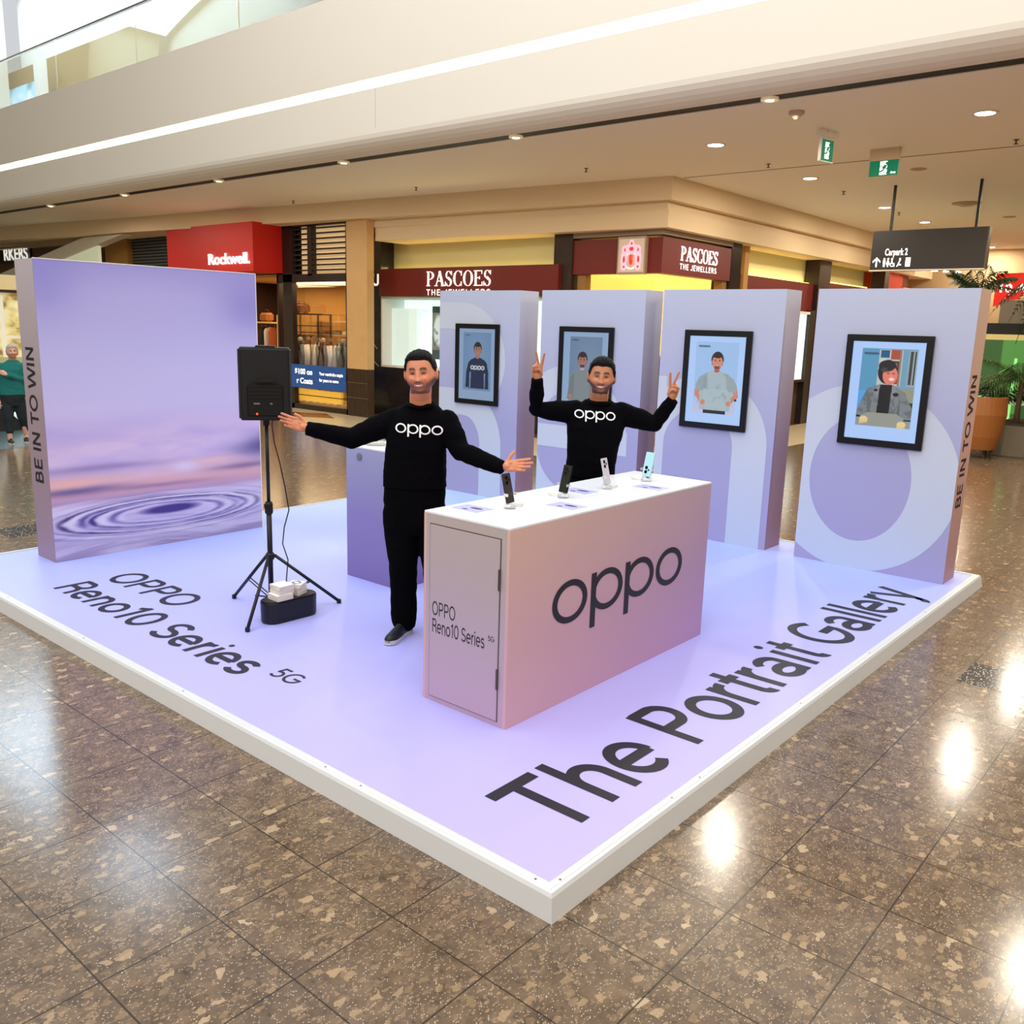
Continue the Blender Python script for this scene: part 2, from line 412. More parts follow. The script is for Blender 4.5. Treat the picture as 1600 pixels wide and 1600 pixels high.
M_granite = bpy.data.materials.new('black_granite'); M_granite.use_nodes = True
_n = M_granite.node_tree; _v = _n.nodes.new('ShaderNodeTexVoronoi'); _v.inputs['Scale'].default_value = 55
_t = _n.nodes.new('ShaderNodeTexCoord'); _n.links.new(_t.outputs['Object'], _v.inputs['Vector'])
_c = _n.nodes.new('ShaderNodeValToRGB'); _n.links.new(_v.outputs['Distance'], _c.inputs[0])
_c.color_ramp.elements[0].color = (.75, .75, .72, 1); _c.color_ramp.elements[0].position = .22; _c.color_ramp.elements[1].color = (.018, .017, .016, 1); _c.color_ramp.elements[1].position = .30
_n.links.new(_c.outputs[0], _n.nodes['Principled BSDF'].inputs['Base Color']); _n.nodes['Principled BSDF'].inputs['Roughness'].default_value = .15
i_ = 0
for (gx, gy) in ((3.59, -.91), (0.90, 7.29)):
    i_ += 1; struct(box_obj('trim_%d' % i_, gx, gx + .43, gy, gy + .4487, FZ, FZ + .0012, M_granite))
# pale stone border along the shop fronts
M_stone = mat('pale_stone', (206, 188, 156), .22, var=.08, vscale=6)
def strip(n, x0, x1, y0, y1, m=M_stone): return struct(box_obj('trim_%d' % n, x0, x1, y0, y1, FZ, FZ + .001, m))
strip(3, 9.3, 11.2, 7.0, 34); strip(4, 11.2, 34, 5.3, 6.95); strip(5, 17.6, 34, -9, 5.3)
M_rust = mat('rust_stone', (112, 50, 32), .25)
for k, yy in enumerate((15.1,)):
    struct(MB().prism([(9.75, yy, FZ + .001), (10.25, yy + .95, FZ + .001), (10.75, yy, FZ + .001), (10.25, yy - .95, FZ + .001)], (0, 0, .0012)).build('trim_%d' % (6 + k), M_rust))

# ---- ceiling over the walkway (z = 4.6) with its void edge, and the upper floor
CZ = 4.6; FX = 7.52
struct(box_obj('ceiling', FX + .24, 34, -9, 40, CZ, CZ + .25, M_ceil))
M_slot = mat('black_slot', (10, 8, 12), .6)
struct(box_obj('trim_10', FX, FX + .24, -9, 40, CZ + .01, CZ + .2, M_slot))
# rounded fascia of the upper floor edge
def fascia():
    prof = [(FX, CZ)]
    for a in range(0, 91, 15):
        t = math.radians(a); prof.append((FX - .02 - .34 * math.sin(t), CZ + .22 - .22 * math.cos(t)))
    prof += [(FX - .36, 5.46), (FX - .30, 5.46), (FX - .30, 5.60), (FX - .36, 5.60), (FX - .36, 6.88), (FX + .2, 6.88), (FX + .2, CZ + .26), (FX, CZ + .2)]
    mb = MB(); A = [Vector((x, -9, z)) for x, z in prof]
    mb.prism(A, (0, 49, 0)); return mb.build('wall_atrium', M_beige)
struct(fascia())
M_led = emat('led_strip', (255, 250, 236), 5.0)
t = thing('light_strip', 'long warm white LED strip recessed in the cream upper-floor fascia', 'light', (FX - .31, -2.7, 5.53))
box_obj('diffuser', -.03, .0, -6, 40, -.066, .066, M_led, t)
box_obj('housing', .0, .02, -6, 40, -.07, .07, M_white, t)
struct(box_obj('trim_11', FX - .362, FX - .3605, 9.2, 9.206, 4.9, 5.46, mat('joint', (190, 178, 160), .8)))
# small spotlights sitting in the black slot
M_lamp = emat('lamp_glow', (255, 236, 190), 14.0)
M_trimring = mat('lamp_ring', (225, 205, 170), .4, emit=(255, 230, 180), estr=.25)
for k in range(7):
    yy = 21.74 - 3.73 * k
    t = thing('slot_spotlight', '%s spotlight along the black ceiling slot' % ('small leftmost', 'second from the left', 'third from the left', 'fourth from the left', 'large fifth', 'rightmost', 'hidden far right')[k], 'light', (FX + .12, yy, CZ), group='spotlights in the ceiling slot')
    MB().lathe((0, 0, -.02), [(.10, .06), (.10, 0), (.05, 0), (.05, .06)], 16, cap=False).build('housing', M_trimring, t)
    MB().lathe((0, 0, -.022), [(.05, 0), (.05, .004)], 16).build('lens', M_lamp, t)
    area('slot_lamp', (FX + .45, yy, CZ - .05), (.2,), 75, (1.0, .89, .72), shape='DISK')
# recessed downlights
dl = [(9.57, 1.33, 'largest recessed downlight at the top right'), (9.57, 4.78, 'recessed downlight left of the two green exit signs'), (12.84, 4.76, 'recessed downlight below the left exit sign'),
      (16.9, 4.87, 'recessed downlight just left of the hanging sign bar'), (19.7, 4.9, 'recessed downlight between the two rods of the hanging sign'), (26.2, 5.0, 'recessed downlight right of the hanging sign'), (29.2, 5.02, 'farthest small recessed downlight at the right edge'),
      (12.84, 1.33, ''), (9.57, -2.1, ''), (12.84, -2.1, ''), (16.9, 1.33, ''), (21, 1.3, '')]
M_down = emat('downlight_glow', (255, 244, 220), 22.0)
for (x, y, lb) in dl:
    t = thing('ceiling_downlight', lb or 'recessed ceiling downlight past the %s of the walkway' % {(12.84, 1.33): 'right side', (9.57, -2.1): 'near right corner', (12.84, -2.1): 'second bay', (16.9, 1.33): 'third bay', (21, 1.3): 'fourth bay'}[(x, y)], 'light', (x, y, CZ), group='round downlights in the walkway ceiling')
    MB().lathe((0, 0, -.012), [(.15, .012), (.145, .0), (.11, .0), (.11, .012)], 28, cap=False).build('trim_ring', M_white, t)
    MB().lathe((0, 0, -.003), [(.109, 0), (.109, .006)], 24).build('lens', M_down, t)
    area('downlight_lamp', (x, y, CZ - .02), (.2,), 85, (1.0, .89, .72), shape='DISK')
# stepped bulkhead in front of the shops
def bulk(name, corner, z0, z1, ex, yend, m):
    """L-shaped band: corner (x, y), runs to +x and to +y (the left leg swings in a little)"""
    cx, cy = corner; xe = cx + (ex - cx) * (yend - cy) / (40 - cy)
    mb = MB(); mb.prism([(cx, cy, z0), (34, cy, z0), (34, cy + 1.2, z0), (cx + 1.2, cy + 1.2, z0), (xe + 1.8, yend, z0), (xe, yend, z0)], (0, 0, z1 - z0))
    return struct(mb.build(name, m))
bulk('wall_bulkhead', (11.5, 6.6), 4.22, CZ, 8.2, 40, M_bulk)
bulk('trim_12', (11.66, 6.76), 4.06, 4.22, 9.2, 13.84, M_bulk)
bulk('trim_13', (11.6, 6.70), 3.78, 4.07, 9.6, 13.84, M_bulk)
struct(box_obj('trim_15', 10.9, 15.2, 14.5, 40, 4.215, 4.24, M_bulk))
# ceiling bits: groove, sprinklers, speakers, detectors
struct(box_obj('trim_14', 11.76, 11.80, -9, 6.55, CZ - .002, CZ + .01, mat('groove', (120, 96, 66), .8)))
M_brass = mat('sprinkler_metal', (96, 70, 48), .4, .6)
spk = [(11.3, 4.79), (11.32, 1.36), (14.5, 4.81), (17.8, 4.87), (27.8, 4.98), (10.16, 15.4), (10.18, 11.5), (10.17, 7.45)]
spl = ['left of the downlight row', 'at the far right of the ceiling', 'between two far downlights', 'above the hanging sign', 'at the distant right end', 'above the louvred shop', 'above the lit jeweller window', 'above the corner bulkhead']
for (x, y), lb in zip(spk, spl):
    MB().lathe((0, 0, 0), [(.035, 0), (.035, -.008), (.01, -.01), (.01, -.05), (.03, -.052), (.03, -.058)][::-1], 10).build('fire_sprinkler', M_brass, loc=(x, y, CZ))
    tag(bpy.context.scene.collection.objects[-1], 'small dark ceiling sprinkler ' + lb, 'sprinkler', 'sprinklers in the walkway ceiling')
for (x, y, r, lb) in ((12.86, 3.03, .12, 'round flush ceiling speaker beside the green exit sign'), (19.5, 3.14, .13, 'round flush ceiling speaker right of the sign rods')):
    tag(MB().lathe((x, y, CZ), [(r, .0), (r, -.008), (r * .9, -.012)], 28).build('ceiling_speaker', mat('speaker_grille', (186, 160, 124), .6)), lb, 'speaker')
tag(MB().lathe((8.35, 3.08, CZ), [(.09, 0), (.09, -.03), (.05, -.06), (.02, -.09)], 24).build('smoke_detector', mat('detector', (196, 172, 148), .5)), 'round pale detector on the ceiling left of the exit signs', 'detector')
t = thing('ceiling_vent', 'round ceiling diffuser with a thin rod behind the hanging sign', 'vent', (16.98, 3.36, CZ))
MB().lathe((0, 0, 0), [(.26, 0), (.26, -.02), (.2, -.03)], 32).build('outer_ring', mat('vent_ring', (176, 150, 118), .5), t)
MB().lathe((0, 0, -.03), [(.12, 0), (.12, -.03), (.06, -.04)], 24).build('inner_cone', mat('vent_cone', (206, 186, 156), .5), t)

# ---- atrium roof high above (seen only as reflections) : beams around the glazing
M_roof = mat('roof_beige', (196, 184, 160), .8)
for n, (x0, x1, y0, y1) in enumerate(((-9, -6, -9, 36), (5.5, 7.5, -9, 36), (-6, 5.5, 2.1, 4.4), (-6, 5.5, 11.6, 14), (-6, 5.5, -9, -5.2), (-6, 5.5, 31, 36))):
    struct(box_obj('trim_%d' % (20 + n), x0, x1, y0, y1, 13.5, 13.9, M_roof))
# ================================================================ the stand
PX, PY = 6.11, 6.365
def deck_material():
    m = bpy.data.materials.new('printed_vinyl'); m.use_nodes = True
    nt = m.node_tree; N = nt.nodes; L = nt.links; b = N['Principled BSDF']
    tc = N.new('ShaderNodeTexCoord'); mp = N.new('ShaderNodeMapping'); mp.inputs['Rotation'].default_value = (0, 0, -.75); L.new(tc.outputs['Object'], mp.inputs[0])
    sp = N.new('ShaderNodeSeparateXYZ'); L.new(mp.outputs[0], sp.inputs[0])
    n = N.new('ShaderNodeTexNoise'); n.inputs['Scale'].default_value = .35; n.inputs['Detail'].default_value = 1; L.new(tc.outputs['Object'], n.inputs['Vector'])
    a = N.new('ShaderNodeMath'); a.operation = 'MULTIPLY_ADD'; L.new(n.outputs['Fac'], a.inputs[0]); a.inputs[1].default_value = 2.0; L.new(sp.outputs[0], a.inputs[2])
    mr = N.new('ShaderNodeMapRange'); mr.inputs['From Min'].default_value = 1.0; mr.inputs['From Max'].default_value = 9.5; L.new(a.outputs[0], mr.inputs[0])
    cr = N.new('ShaderNodeValToRGB'); L.new(mr.outputs[0], cr.inputs[0]); e = cr.color_ramp.elements
    e[0].position = 0; e[0].color = (*s2l((186, 174, 234)), 1); e[1].position = 1; e[1].color = (*s2l((184, 210, 253)), 1)  # printed gradient; its paler far stop also holds glare
    k = e.new(.35); k.color = (*s2l((176, 176, 244)), 1); k = e.new(.6); k.color = (*s2l((170, 186, 250)), 1)
    L.new(cr.outputs[0], b.inputs['Base Color']); b.inputs['Roughness'].default_value = .42
    v = N.new('ShaderNodeTexNoise'); v.inputs['Scale'].default_value = 260; L.new(tc.outputs['Object'], v.inputs['Vector'])
    bp = N.new('ShaderNodeBump'); bp.inputs['Strength'].default_value = .25; bp.inputs['Distance'].default_value = .002; L.new(v.outputs['Fac'], bp.inputs['Height']); L.new(bp.outputs['Normal'], b.inputs['Normal'])
    return m
M_deck = deck_material()
M_ink = mat('black_vinyl', (30, 30, 40), .5)
stand = thing('display_platform', 'low square lilac printed platform with white edging and black lettering', 'platform', (0, 0, FZ))
box_obj('deck', .045, PX - .045, .045, PY - .045, .01, .0995, M_deck, stand)
M_edge = mat('white_edging', (212, 213, 214), .38)
def edging(p0, p1, inn):
    """angle profile: flat lip on the deck, small groove, sloping outer face"""
    p0 = Vector(p0); p1 = Vector(p1); n = Vector(inn); d = (p1 - p0)
    pr_ = [(-.022, 0), (-.004, .088), (.004, .1015), (.02, .1025), (.022, .1045), (.05, .1045), (.05, 0)]
    mb = MB(); L0 = d.normalized()
    R = []
    for p, sgn in ((p0, 1), (p1, -1)):
        R.append([p + n * a + L0 * (a * sgn) + Vector((0, 0, z)) for a, z in pr_])
    mb.rings(R); return mb.build('edging', M_edge, stand)
edging((0, 0, 0), (PX, 0, 0), (0, 1, 0)); edging((0, PY, 0), (0, 0, 0), (1, 0, 0)); edging((PX, 0, 0), (PX, PY, 0), (-1, 0, 0)); edging((PX, PY, 0), (0, PY, 0), (0, -1, 0))
M_screw = mat('screw', (120, 130, 140), .3, .8)
for (x, y) in ((.09, .03), (.9, .03), (1.15, .03), (2.3, .03), (3.4, .03), (4.6, .03), (.03, .1), (.03, 1.1), (.03, 1.35), (.03, 2.6), (.03, 3.8), (.03, 5.0)):
    MB().lathe((x, y, .1045), [(.005, 0), (.005, .001)], 8).build('screw', M_screw, stand)
zt = .1008
mb = MB(); stroke_text(mb, 'The Portrait Gallery', (.33, .205, zt), (1, 0, 0), (0, 1, 0), .435 / .72, .108, width=4.77); mb.build('lettering', M_ink, stand)
mb = MB(); stroke_text(mb, 'OPPO', (.74, 5.04, zt), (0, -1, 0), (1, 0, 0), .275 / .72, .112, width=1.05)
stroke_text(mb, 'Reno10 Series', (.355, 5.06, zt), (0, -1, 0), (1, 0, 0), .275 / .72, .115, width=2.47); mb.build('lettering', M_ink, stand)
mb = MB(); stroke_text(mb, '5G', (.495, 2.50, zt), (0, -1, 0), (1, 0, 0), .13 / .72, .10, width=.25); mb.build('lettering', M_ink, stand)

# ---- display counters
M_cfront = gradmat('counter_print', [(0, (200, 150, 178)), (.45, (198, 160, 178)), (1, (212, 186, 168))], 'Z', .0, 1.05, .5, ramp2=[(0, (222, 180, 172)), (.5, (190, 154, 176)), (1, (150, 128, 190))], axis2='X', lo2=0, hi2=2.05)
M_cside = gradmat('counter_side_print', [(0, (190, 160, 184)), (.5, (182, 166, 180)), (1, (184, 172, 168))], 'Z', .0, 1.05, .55)
M_ctop = mat('white_laminate', (236, 238, 244), .25)
M_gap = mat('shadow_gap', (70, 58, 58), .8)
def counter(name, label, loc, L_, W_, H_, front, side, logo=True):
    c = thing(name, label, 'counter', loc)
    body = MB().box(.0, .004, 0, W_, 0, H_ - .012)
    box_obj('front_panel', 0, L_, 0, .018, 0, H_ - .012, front, c); box_obj('back_panel', 0, L_, W_ - .018, W_, 0, H_ - .012, front, c)
    box_obj('end_panel', 0, .018, .018, W_ - .018, 0, H_ - .012, side, c); box_obj('end_panel', L_ - .018, L_, .018, W_ - .018, 0, H_ - .012, side, c)
    body.bm.free()
    box_obj('countertop', 0, L_, 0, W_, H_ - .012, H_, M_ctop, c, bevel=.002)
    return c
cnt = counter('display_counter', 'large pink and lilac counter with white top and big black logo', (.902, 1.01, 0), 2.037, .601, 1.056, M_cfront, M_cside)
mb = MB(); logo_text(mb, (.358, -.002, .452), (1, 0, 0), (0, 0, 1), .243, width=1.352); mb.build('logo', M_ink, cnt)
# door in the end panel
dr = box_obj('door', -.006, .0, .058, .55, .03, 1.01 - .02, M_cside, cnt, bevel=.0015)
mb = MB()
for a in ((.053, .0565, .03, .99), (.5515, .555, .03, .99)): mb.box(-.0012, .0, a[0], a[1], a[2], a[3])
mb.box(-.0012, .0, .053, .555, .9905, .995).box(-.0012, .0, .053, .555, .0255, .03); mb.build('door_gap', M_gap, dr)
for z in (.26, .785):
    MB().box(-.014, -.0, .052, .062, z - .055, z + .055).build('hinge', mat('hinge_metal', (110, 100, 98), .4, .6), dr, bevel=.002)
mb = MB(); stroke_text(mb, 'OPPO', (-.0072, .53, .497), (0, -1, 0), (0, 0, 1), .078 / .72, .075, width=.175)
stroke_text(mb, 'Reno10 Series', (-.0072, .53, .400), (0, -1, 0), (0, 0, 1), .078 / .72, .075, width=.385)
stroke_text(mb, '5G', (-.0072, .125, .452), (0, -1, 0), (0, 0, 1), .028 / .72, .09, width=.045); mb.build('lettering', M_ink, dr)
M_bfront = gradmat('back_counter_print', [(0, (126, 108, 168)), (.5, (140, 130, 188)), (1, (168, 172, 206))], 'Z', .0, 1.06, .5)
cnt2 = counter('display_counter', 'smaller plain lilac counter behind the man with open arms', (2.168, 3.21, 0), .50, .602, 1.067, M_bfront, M_bfront)
MB().lathe((0, 0, 0), [(.017, 0), (.03, .0), (.03, .006), (.02, .008)], 20, Matrix.Rotation(-PI / 2, 3, 'Y')).build('cable_hole', mat('grey_ring', (120, 120, 140), .5), cnt2, loc=(-.001, .44, .99))

# ---- gallery panels
M_pface = gradmat('panel_print', [(0, (164, 158, 198)), (.35, (164, 163, 202)), (.75, (180, 184, 208)), (1, (188, 193, 210))], 'Z', .0, 2.42, .5)
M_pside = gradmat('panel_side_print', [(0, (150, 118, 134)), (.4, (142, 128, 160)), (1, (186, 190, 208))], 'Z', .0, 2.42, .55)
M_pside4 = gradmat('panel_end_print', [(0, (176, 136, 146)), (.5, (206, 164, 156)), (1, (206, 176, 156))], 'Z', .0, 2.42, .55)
M_plet = gradmat('letter_print', [(0, (190, 202, 224)), (.4, (198, 205, 218)), (1, (198, 202, 210))], 'Z', .0, 2.42, .5)
PXF, PH, PT = 5.534, 2.421, .331
def clip_poly(pts, y0, y1, z0, z1):
    def cl(P, f, inter):
        out = []
        for i in range(len(P)):
            a, b = P[i], P[(i + 1) % len(P)]
            fa, fb = f(a), f(b)
            if fa >= 0: out.append(a)
            if (fa >= 0) != (fb >= 0):
                k = fa / (fa - fb); out.append((a[0] + (b[0] - a[0]) * k, a[1] + (b[1] - a[1]) * k))
        return out
    for f in (lambda p: p[0] - y0, lambda p: y1 - p[0], lambda p: p[1] - z0, lambda p: z1 - p[1]):
        if pts: pts = cl(pts, f, None)
    return pts
def band(outer, inner):
    """quads between two matching point lists"""
    return [[outer[i], outer[i + 1], inner[i + 1], inner[i]] for i in range(len(outer) - 1)]
def E_(cx, cz, ry, rz, a0, a1, n=60): return [(cx - ry * math.cos(math.radians(a0 + (a1 - a0) * i / n)), cz + rz * math.sin(math.radians(a0 + (a1 - a0) * i / n))) for i in range(n + 1)]
# angles: 0 = towards picture right (smaller y), counter-clockwise as seen
letters = {
 'o': band(E_(.955, .80, -.83, .825, 0, 360, 90), E_(.945, .80, -.44, .555, 0, 360, 90)),
 'n': [[(3.4, 0), (3.4, 1.58), (2.93, 1.58), (2.93, 0)], [(1.82, 0), (2.17, 0), (2.17, .95), (1.82, .95)]] + band(E_(2.50, .95, .68, .67, 0, 180)[::-1], E_(2.55, .92, .38, .36, 0, 180)[::-1]),
 'e': band(E_(4.15, .80, .78, .825, -2, 300, 80), E_(4.12, .80, .47, .555, -2, 300, 80)) + [[(4.62, .715), (3.37, .715), (3.37, .965), (4.62, .965)]],
 'R': [[(6.4, 0), (6.4, 2.285), (6.2, 2.285), (6.2, 0)], [(6.3, 1.975), (5.85, 1.975), (5.80, 2.285), (6.3, 2.285)], [(6.3, 1.27), (6.3, .955), (5.7, .955), (5.7, 1.27)]]
      + band(E_(5.80, 1.62, .72, .665, 90, -90), E_(5.85, 1.62, .37, .355, 90, -90)) + band([(5.80, 1.27)] + E_(5.62, .60, .50, .62, 60, 0, 20) + [(5.11, 0)], [(5.80, .955)] + E_(5.72, .60, .26, .35, 90, 0, 20) + [(5.465, 0)]),
}
# bars and bowls of one letter lie a hair apart
lifts = {('n', 0): .0002, ('n', 1): .0004, ('e', 80): .0003}
for k in range(3): lifts[('R', k)] = .0002 * k + .0002
for k in range(3, 63): lifts[('R', k)] = .0011
for k in range(63, 200): lifts[('R', k)] = .0014
for (y0, y1, ch, lb) in ((.158, 1.462, 'o', 'tall lilac gallery panel nearest the corner, showing a giant pale letter o'), (1.755, 3.028, 'n', 'tall lilac gallery panel with a giant pale letter n behind the counter end'),
                     (3.235, 4.57, 'e', 'tall lilac gallery panel with a giant letter e behind the man making signs'), (4.885, 6.153, 'R', 'leftmost tall lilac gallery panel with a giant pale letter R')):
    p = thing('gallery_board', lb, 'gallery board', (PXF, (y0 + y1) / 2, 0), group='gallery panels'); yc = (y0 + y1) / 2; hw = (y1 - y0) / 2
    box_obj('face_board', 0, .004, -hw, hw, 0, PH, M_pface, p)
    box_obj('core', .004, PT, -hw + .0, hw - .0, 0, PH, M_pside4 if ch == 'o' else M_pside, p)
    mb = MB()
    for qi, q in enumerate(letters[ch]):
        c = clip_poly(q, y0, y1, 0, PH)
        if len(c) > 2:
            vs = []
            for a in c:
                if not vs or (abs(a[0] - vs[-1][0]) + abs(a[1] - vs[-1][1])) > 1e-5: vs.append(a)
            if len(vs) > 2: mb.poly([(-.0010 - lifts.get((ch, qi), 0), a[0] - yc, a[1]) for a in vs])
    bmesh.ops.triangulate(mb.bm, faces=mb.bm.faces[:])
    for f in mb.bm.faces:
        if f.normal.x > 0: f.normal_flip()
    mb.build('giant_letter', M_plet, p, keep=True)
    if ch == 'o':
        mb = MB(); stroke_text(mb, 'BE IN TO WIN', (.225, -hw - .0015, .63), (0, 0, 1), (-1, 0, 0), .15 / .72, .12, width=1.12); mb.build('lettering', M_ink, p)

# ---- seascape wall
SX0, SX1, SY, ST, SH = .673, 2.662, 5.731, .343, 2.434
wl = thing('display_wall', 'thick freestanding wall printed with a purple sky and rippling sea', 'display wall', (SX0, SY, 0))
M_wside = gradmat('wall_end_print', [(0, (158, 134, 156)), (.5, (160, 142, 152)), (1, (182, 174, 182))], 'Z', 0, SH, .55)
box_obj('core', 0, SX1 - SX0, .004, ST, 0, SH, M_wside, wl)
P = Paint(420, 480, (180, 170, 225))
U, V = P.U, P.V
stops = [(0, (166, 160, 220)), (.10, (184, 178, 230)), (.3, (194, 190, 236)), (.48, (206, 198, 238)), (.60, (198, 180, 228)), (.66, (206, 186, 232)), (.70, (204, 180, 220)), (.735, (232, 190, 202)), (.775, (224, 172, 182)), (.80, (190, 160, 196)), (.82, (208, 192, 226)), (.9, (200, 190, 230)), (.96, (176, 164, 206)), (1, (160, 146, 188))]
sv = np.array([s_[0] for s_ in stops]); sc_ = np.array([s_[1] for s_ in stops], float)
nz = vnoise(U, V, 4, 9, 3) - .5
Vw = V + .03 * nz * np.clip((.8 - V) * 8, 0, 1)
for k in range(3): P.C[..., k] = np.interp(Vw, sv, sc_[:, k])
def blob(u, v, su, sv2, c, a): P.mix(np.exp(-((U - u) / su) ** 2 - ((V - v - .01 * nz) / sv2) ** 2) * a, c)
cl = vnoise(U + V * .3, V, 2.4, 11, 5, 5); cm = np.exp(-((V - .64) / .10) ** 2)
P.mix(np.clip((cl - .50) * 5, 0, 1) * cm * .75, (232, 208, 232)); P.mix(np.clip((.46 - cl) * 5, 0, 1) * cm * .55, (166, 148, 204))
for q in ((1.02, .66, .16, .045, (98, 92, 150), .9), (.92, .735, .2, .012, (140, 112, 156), .8), (.2, .69, .3, .012, (160, 140, 190), .8), (.10, .765, .20, .014, (120, 104, 156), .95), (.45, .775, .25, .008, (150, 124, 166), .7), (.08, .735, .16, .016, (246, 190, 178), .9), (.60, .715, .07, .02, (226, 218, 244), .9), (.75, .70, .14, .012, (248, 200, 198), .7), (.97, .12, .16, .10, (132, 126, 204), .55), (.02, .06, .14, .12, (140, 134, 214), .55), (.55, .40, .4, .1, (206, 200, 240), .4), (.85, .62, .14, .03, (214, 196, 236), .6)): blob(q[0], q[1], q[2], q[3], q[4], q[5])
sea = np.clip((V - .795) / .02, 0, 1)
st_ = vnoise(U, V + .02 * np.sin(U * 5), 3, 55, 9, 4); P.mix(np.clip((st_ - .5) * 5, 0, 1) * sea * .6, (226, 216, 242)); P.mix(np.clip((.47 - st_) * 5, 0, 1) * sea * .5, (150, 138, 190))
jit = (vnoise(U, V, 9, 40, 12, 4) - .5); ang = np.arctan2((V - .878) / .062, (U - .50) / .47)
d = np.sqrt(((U - .50 - .03 * np.sin(ang)) / .47) ** 2 + ((V - .878) / .060) ** 2) + jit * .10
for (r_, w_, c_, a_, ph) in ((1.0, .035, (40, 32, 92), .95, 2.2), (.93, .05, (232, 228, 248), .8, 5.0), (.84, .04, (70, 58, 140), .9, 5.2), (.74, .035, (60, 50, 128), .85, 2.4), (.66, .05, (226, 220, 246), .8, 2.0), (.56, .045, (74, 62, 146), .85, 5.6), (.47, .04, (222, 214, 244), .7, 1.6), (1.12, .03, (120, 108, 172), .6, 2.0), (1.2, .05, (226, 220, 244), .5, 2.6), (1.33, .03, (140, 128, 184), .5, 1.2)):
    P.mix(np.exp(-((d - r_) / w_) ** 2) * a_ * (.72 + .28 * np.cos(ang - ph)) * np.clip(.95 + 2.0 * jit, .3, 1.3), c_)
P.mix(np.clip(1 - np.sqrt(((U - .52) / .17) ** 2 + ((V - .868) / .020) ** 2), 0, 1) * 2.2, (78, 62, 146)); P.mix(np.exp(-((U - .50) / .3) ** 2 - ((V - .945) / .012) ** 2) * .5, (236, 226, 244))
M_sea = attrmat('seascape_print', .42)
P.C = np.clip((P.C - 200) * 1.06 + 192, 0, 255); P.C = P.C * .9 + P.C.mean(axis=2, keepdims=True) * .1
P.obj('seascape_print', M_sea, wl, (.0, 0, SH), (SX1 - SX0, 0, 0), (0, 0, -SH))
mb = MB(); stroke_text(mb, 'BE IN TO WIN', (-.0015, .115, .64), (0, 0, 1), (0, 1, 0), .15 / .72, .12, width=1.12); mb.build('lettering', M_ink, wl)
box_obj('white_rim', SX1 - SX0 - .003, SX1 - SX0 + .004, -.003, .01, 0, SH, M_white, wl); box_obj('white_rim', 0, SX1 - SX0, -.003, .008, SH - .001, SH + .006, M_white, wl)
# ================================================================ shops around the stand
M_wood = mat('warm_wood', (214, 172, 116), .45, var=.12, vscale=3)
M_brown = mat('dark_brown_frame', (44, 28, 24), .35)
M_marble = mat('dark_marble', (40, 34, 34), .2, var=.5, vscale=2.5)
M_ochre = mat('ochre_wall', (196, 146, 80), .7)
M_maroon = mat('maroon_sign', (112, 32, 26), .45)
M_red = mat('red_sign', (190, 34, 24), .45, emit=(190, 20, 14), estr=.12)
M_letter = emat('white_letters', (255, 248, 244), 1.5)
M_glassm = mat('shop_glass', (235, 245, 245), .02, trans=1.0, ior=1.1, alpha=.28)
M_tealglow = emat('lit_display_back', (222, 244, 240), .95)
M_greenglass = mat('lit_glass_panel', (196, 190, 150), .5)
M_gold = mat('gold_wall', (236, 180, 84), .5)
M_cove = emat('cove_lamp', (255, 226, 120), 3.0)
# -- building masses behind the shop fronts
struct(box_obj('wall_back', 15.2, 15.4, 7.0, 40, FZ, 4.6, M_ochre))
struct(box_obj('wall_partition', 12.25, 15.2, 14.32, 14.5, FZ, 4.6, M_marble))
struct(box_obj('wall_east', 11.0, 15.2, 21.0, 21.2, FZ, 4.6, M_brown))

# -- menswear shop: louvres, glazed front
fr = thing('storefront', 'tall dark brown shop front with horizontal louvres above a menswear window', 'storefront', (11.0, 14.53, FZ))
mb = MB()
for (a, b, c, d) in ((0, .13, 0, 4.38), (2.14, 2.5, 0, 4.38), (1.36, 1.52, 3.16, 4.30), (2.7, 2.76, 0, 4.38)): mb.box(0, .14, a, b, c, d)
for (a, b, c, d) in ((0, 2.76, 4.28, 4.40), (0, 2.76, 3.02, 3.2), (0, 2.5, 0, .12)): mb.box(0, .14, a, b, c, d)
mb.build('frame', M_brown, fr)
M_slat = mat('louvre_slat', (24, 18, 16), .5)
for (a, b) in ((.13, 1.36), (1.52, 2.14), (2.2, 2.72)):
    mb = MB()
    for k in range(9): 
        z = 3.27 + k * .118
        mb.box(.03, .07, a, b, z, z + .035)
    mb.build('louvre', M_slat, fr)
box_obj('light_panel', .16, .2, .1, 1.95, 3.1, 4.3, mat('cream_back', (236, 200, 150), .6, emit=(236, 196, 140), estr=.55), fr)
box_obj('dark_panel', .16, .2, 1.95, 2.8, 3.1, 4.3, M_black, fr)
box_obj('window_glass', .06, .07, .13, 2.14, .12, 3.02, M_glassm, fr)
t = thing('wood_pillar', 'honey coloured wood pillar standing on a dark fluted base beside the menswear window', 'pillar', (10.93, 13.84, FZ))
box_obj('shaft', 0, .2, 0, .7, 1.08, 4.4, M_wood, t)
mb = MB().box(.03, .2, 0, .7, 0, 1.08)
for k in range(11): mb.box(.0, .03, .02 + k * .063, .055 + k * .063, .04, 1.08)
mb.build('fluted_base', mat('fluted_tile', (74, 58, 44), .35), t)
for z in (.42, .76): box_obj('brass_line', -.004, .0, 0, .7, z, z + .012, mat('brass', (170, 140, 100), .3, .8), t)
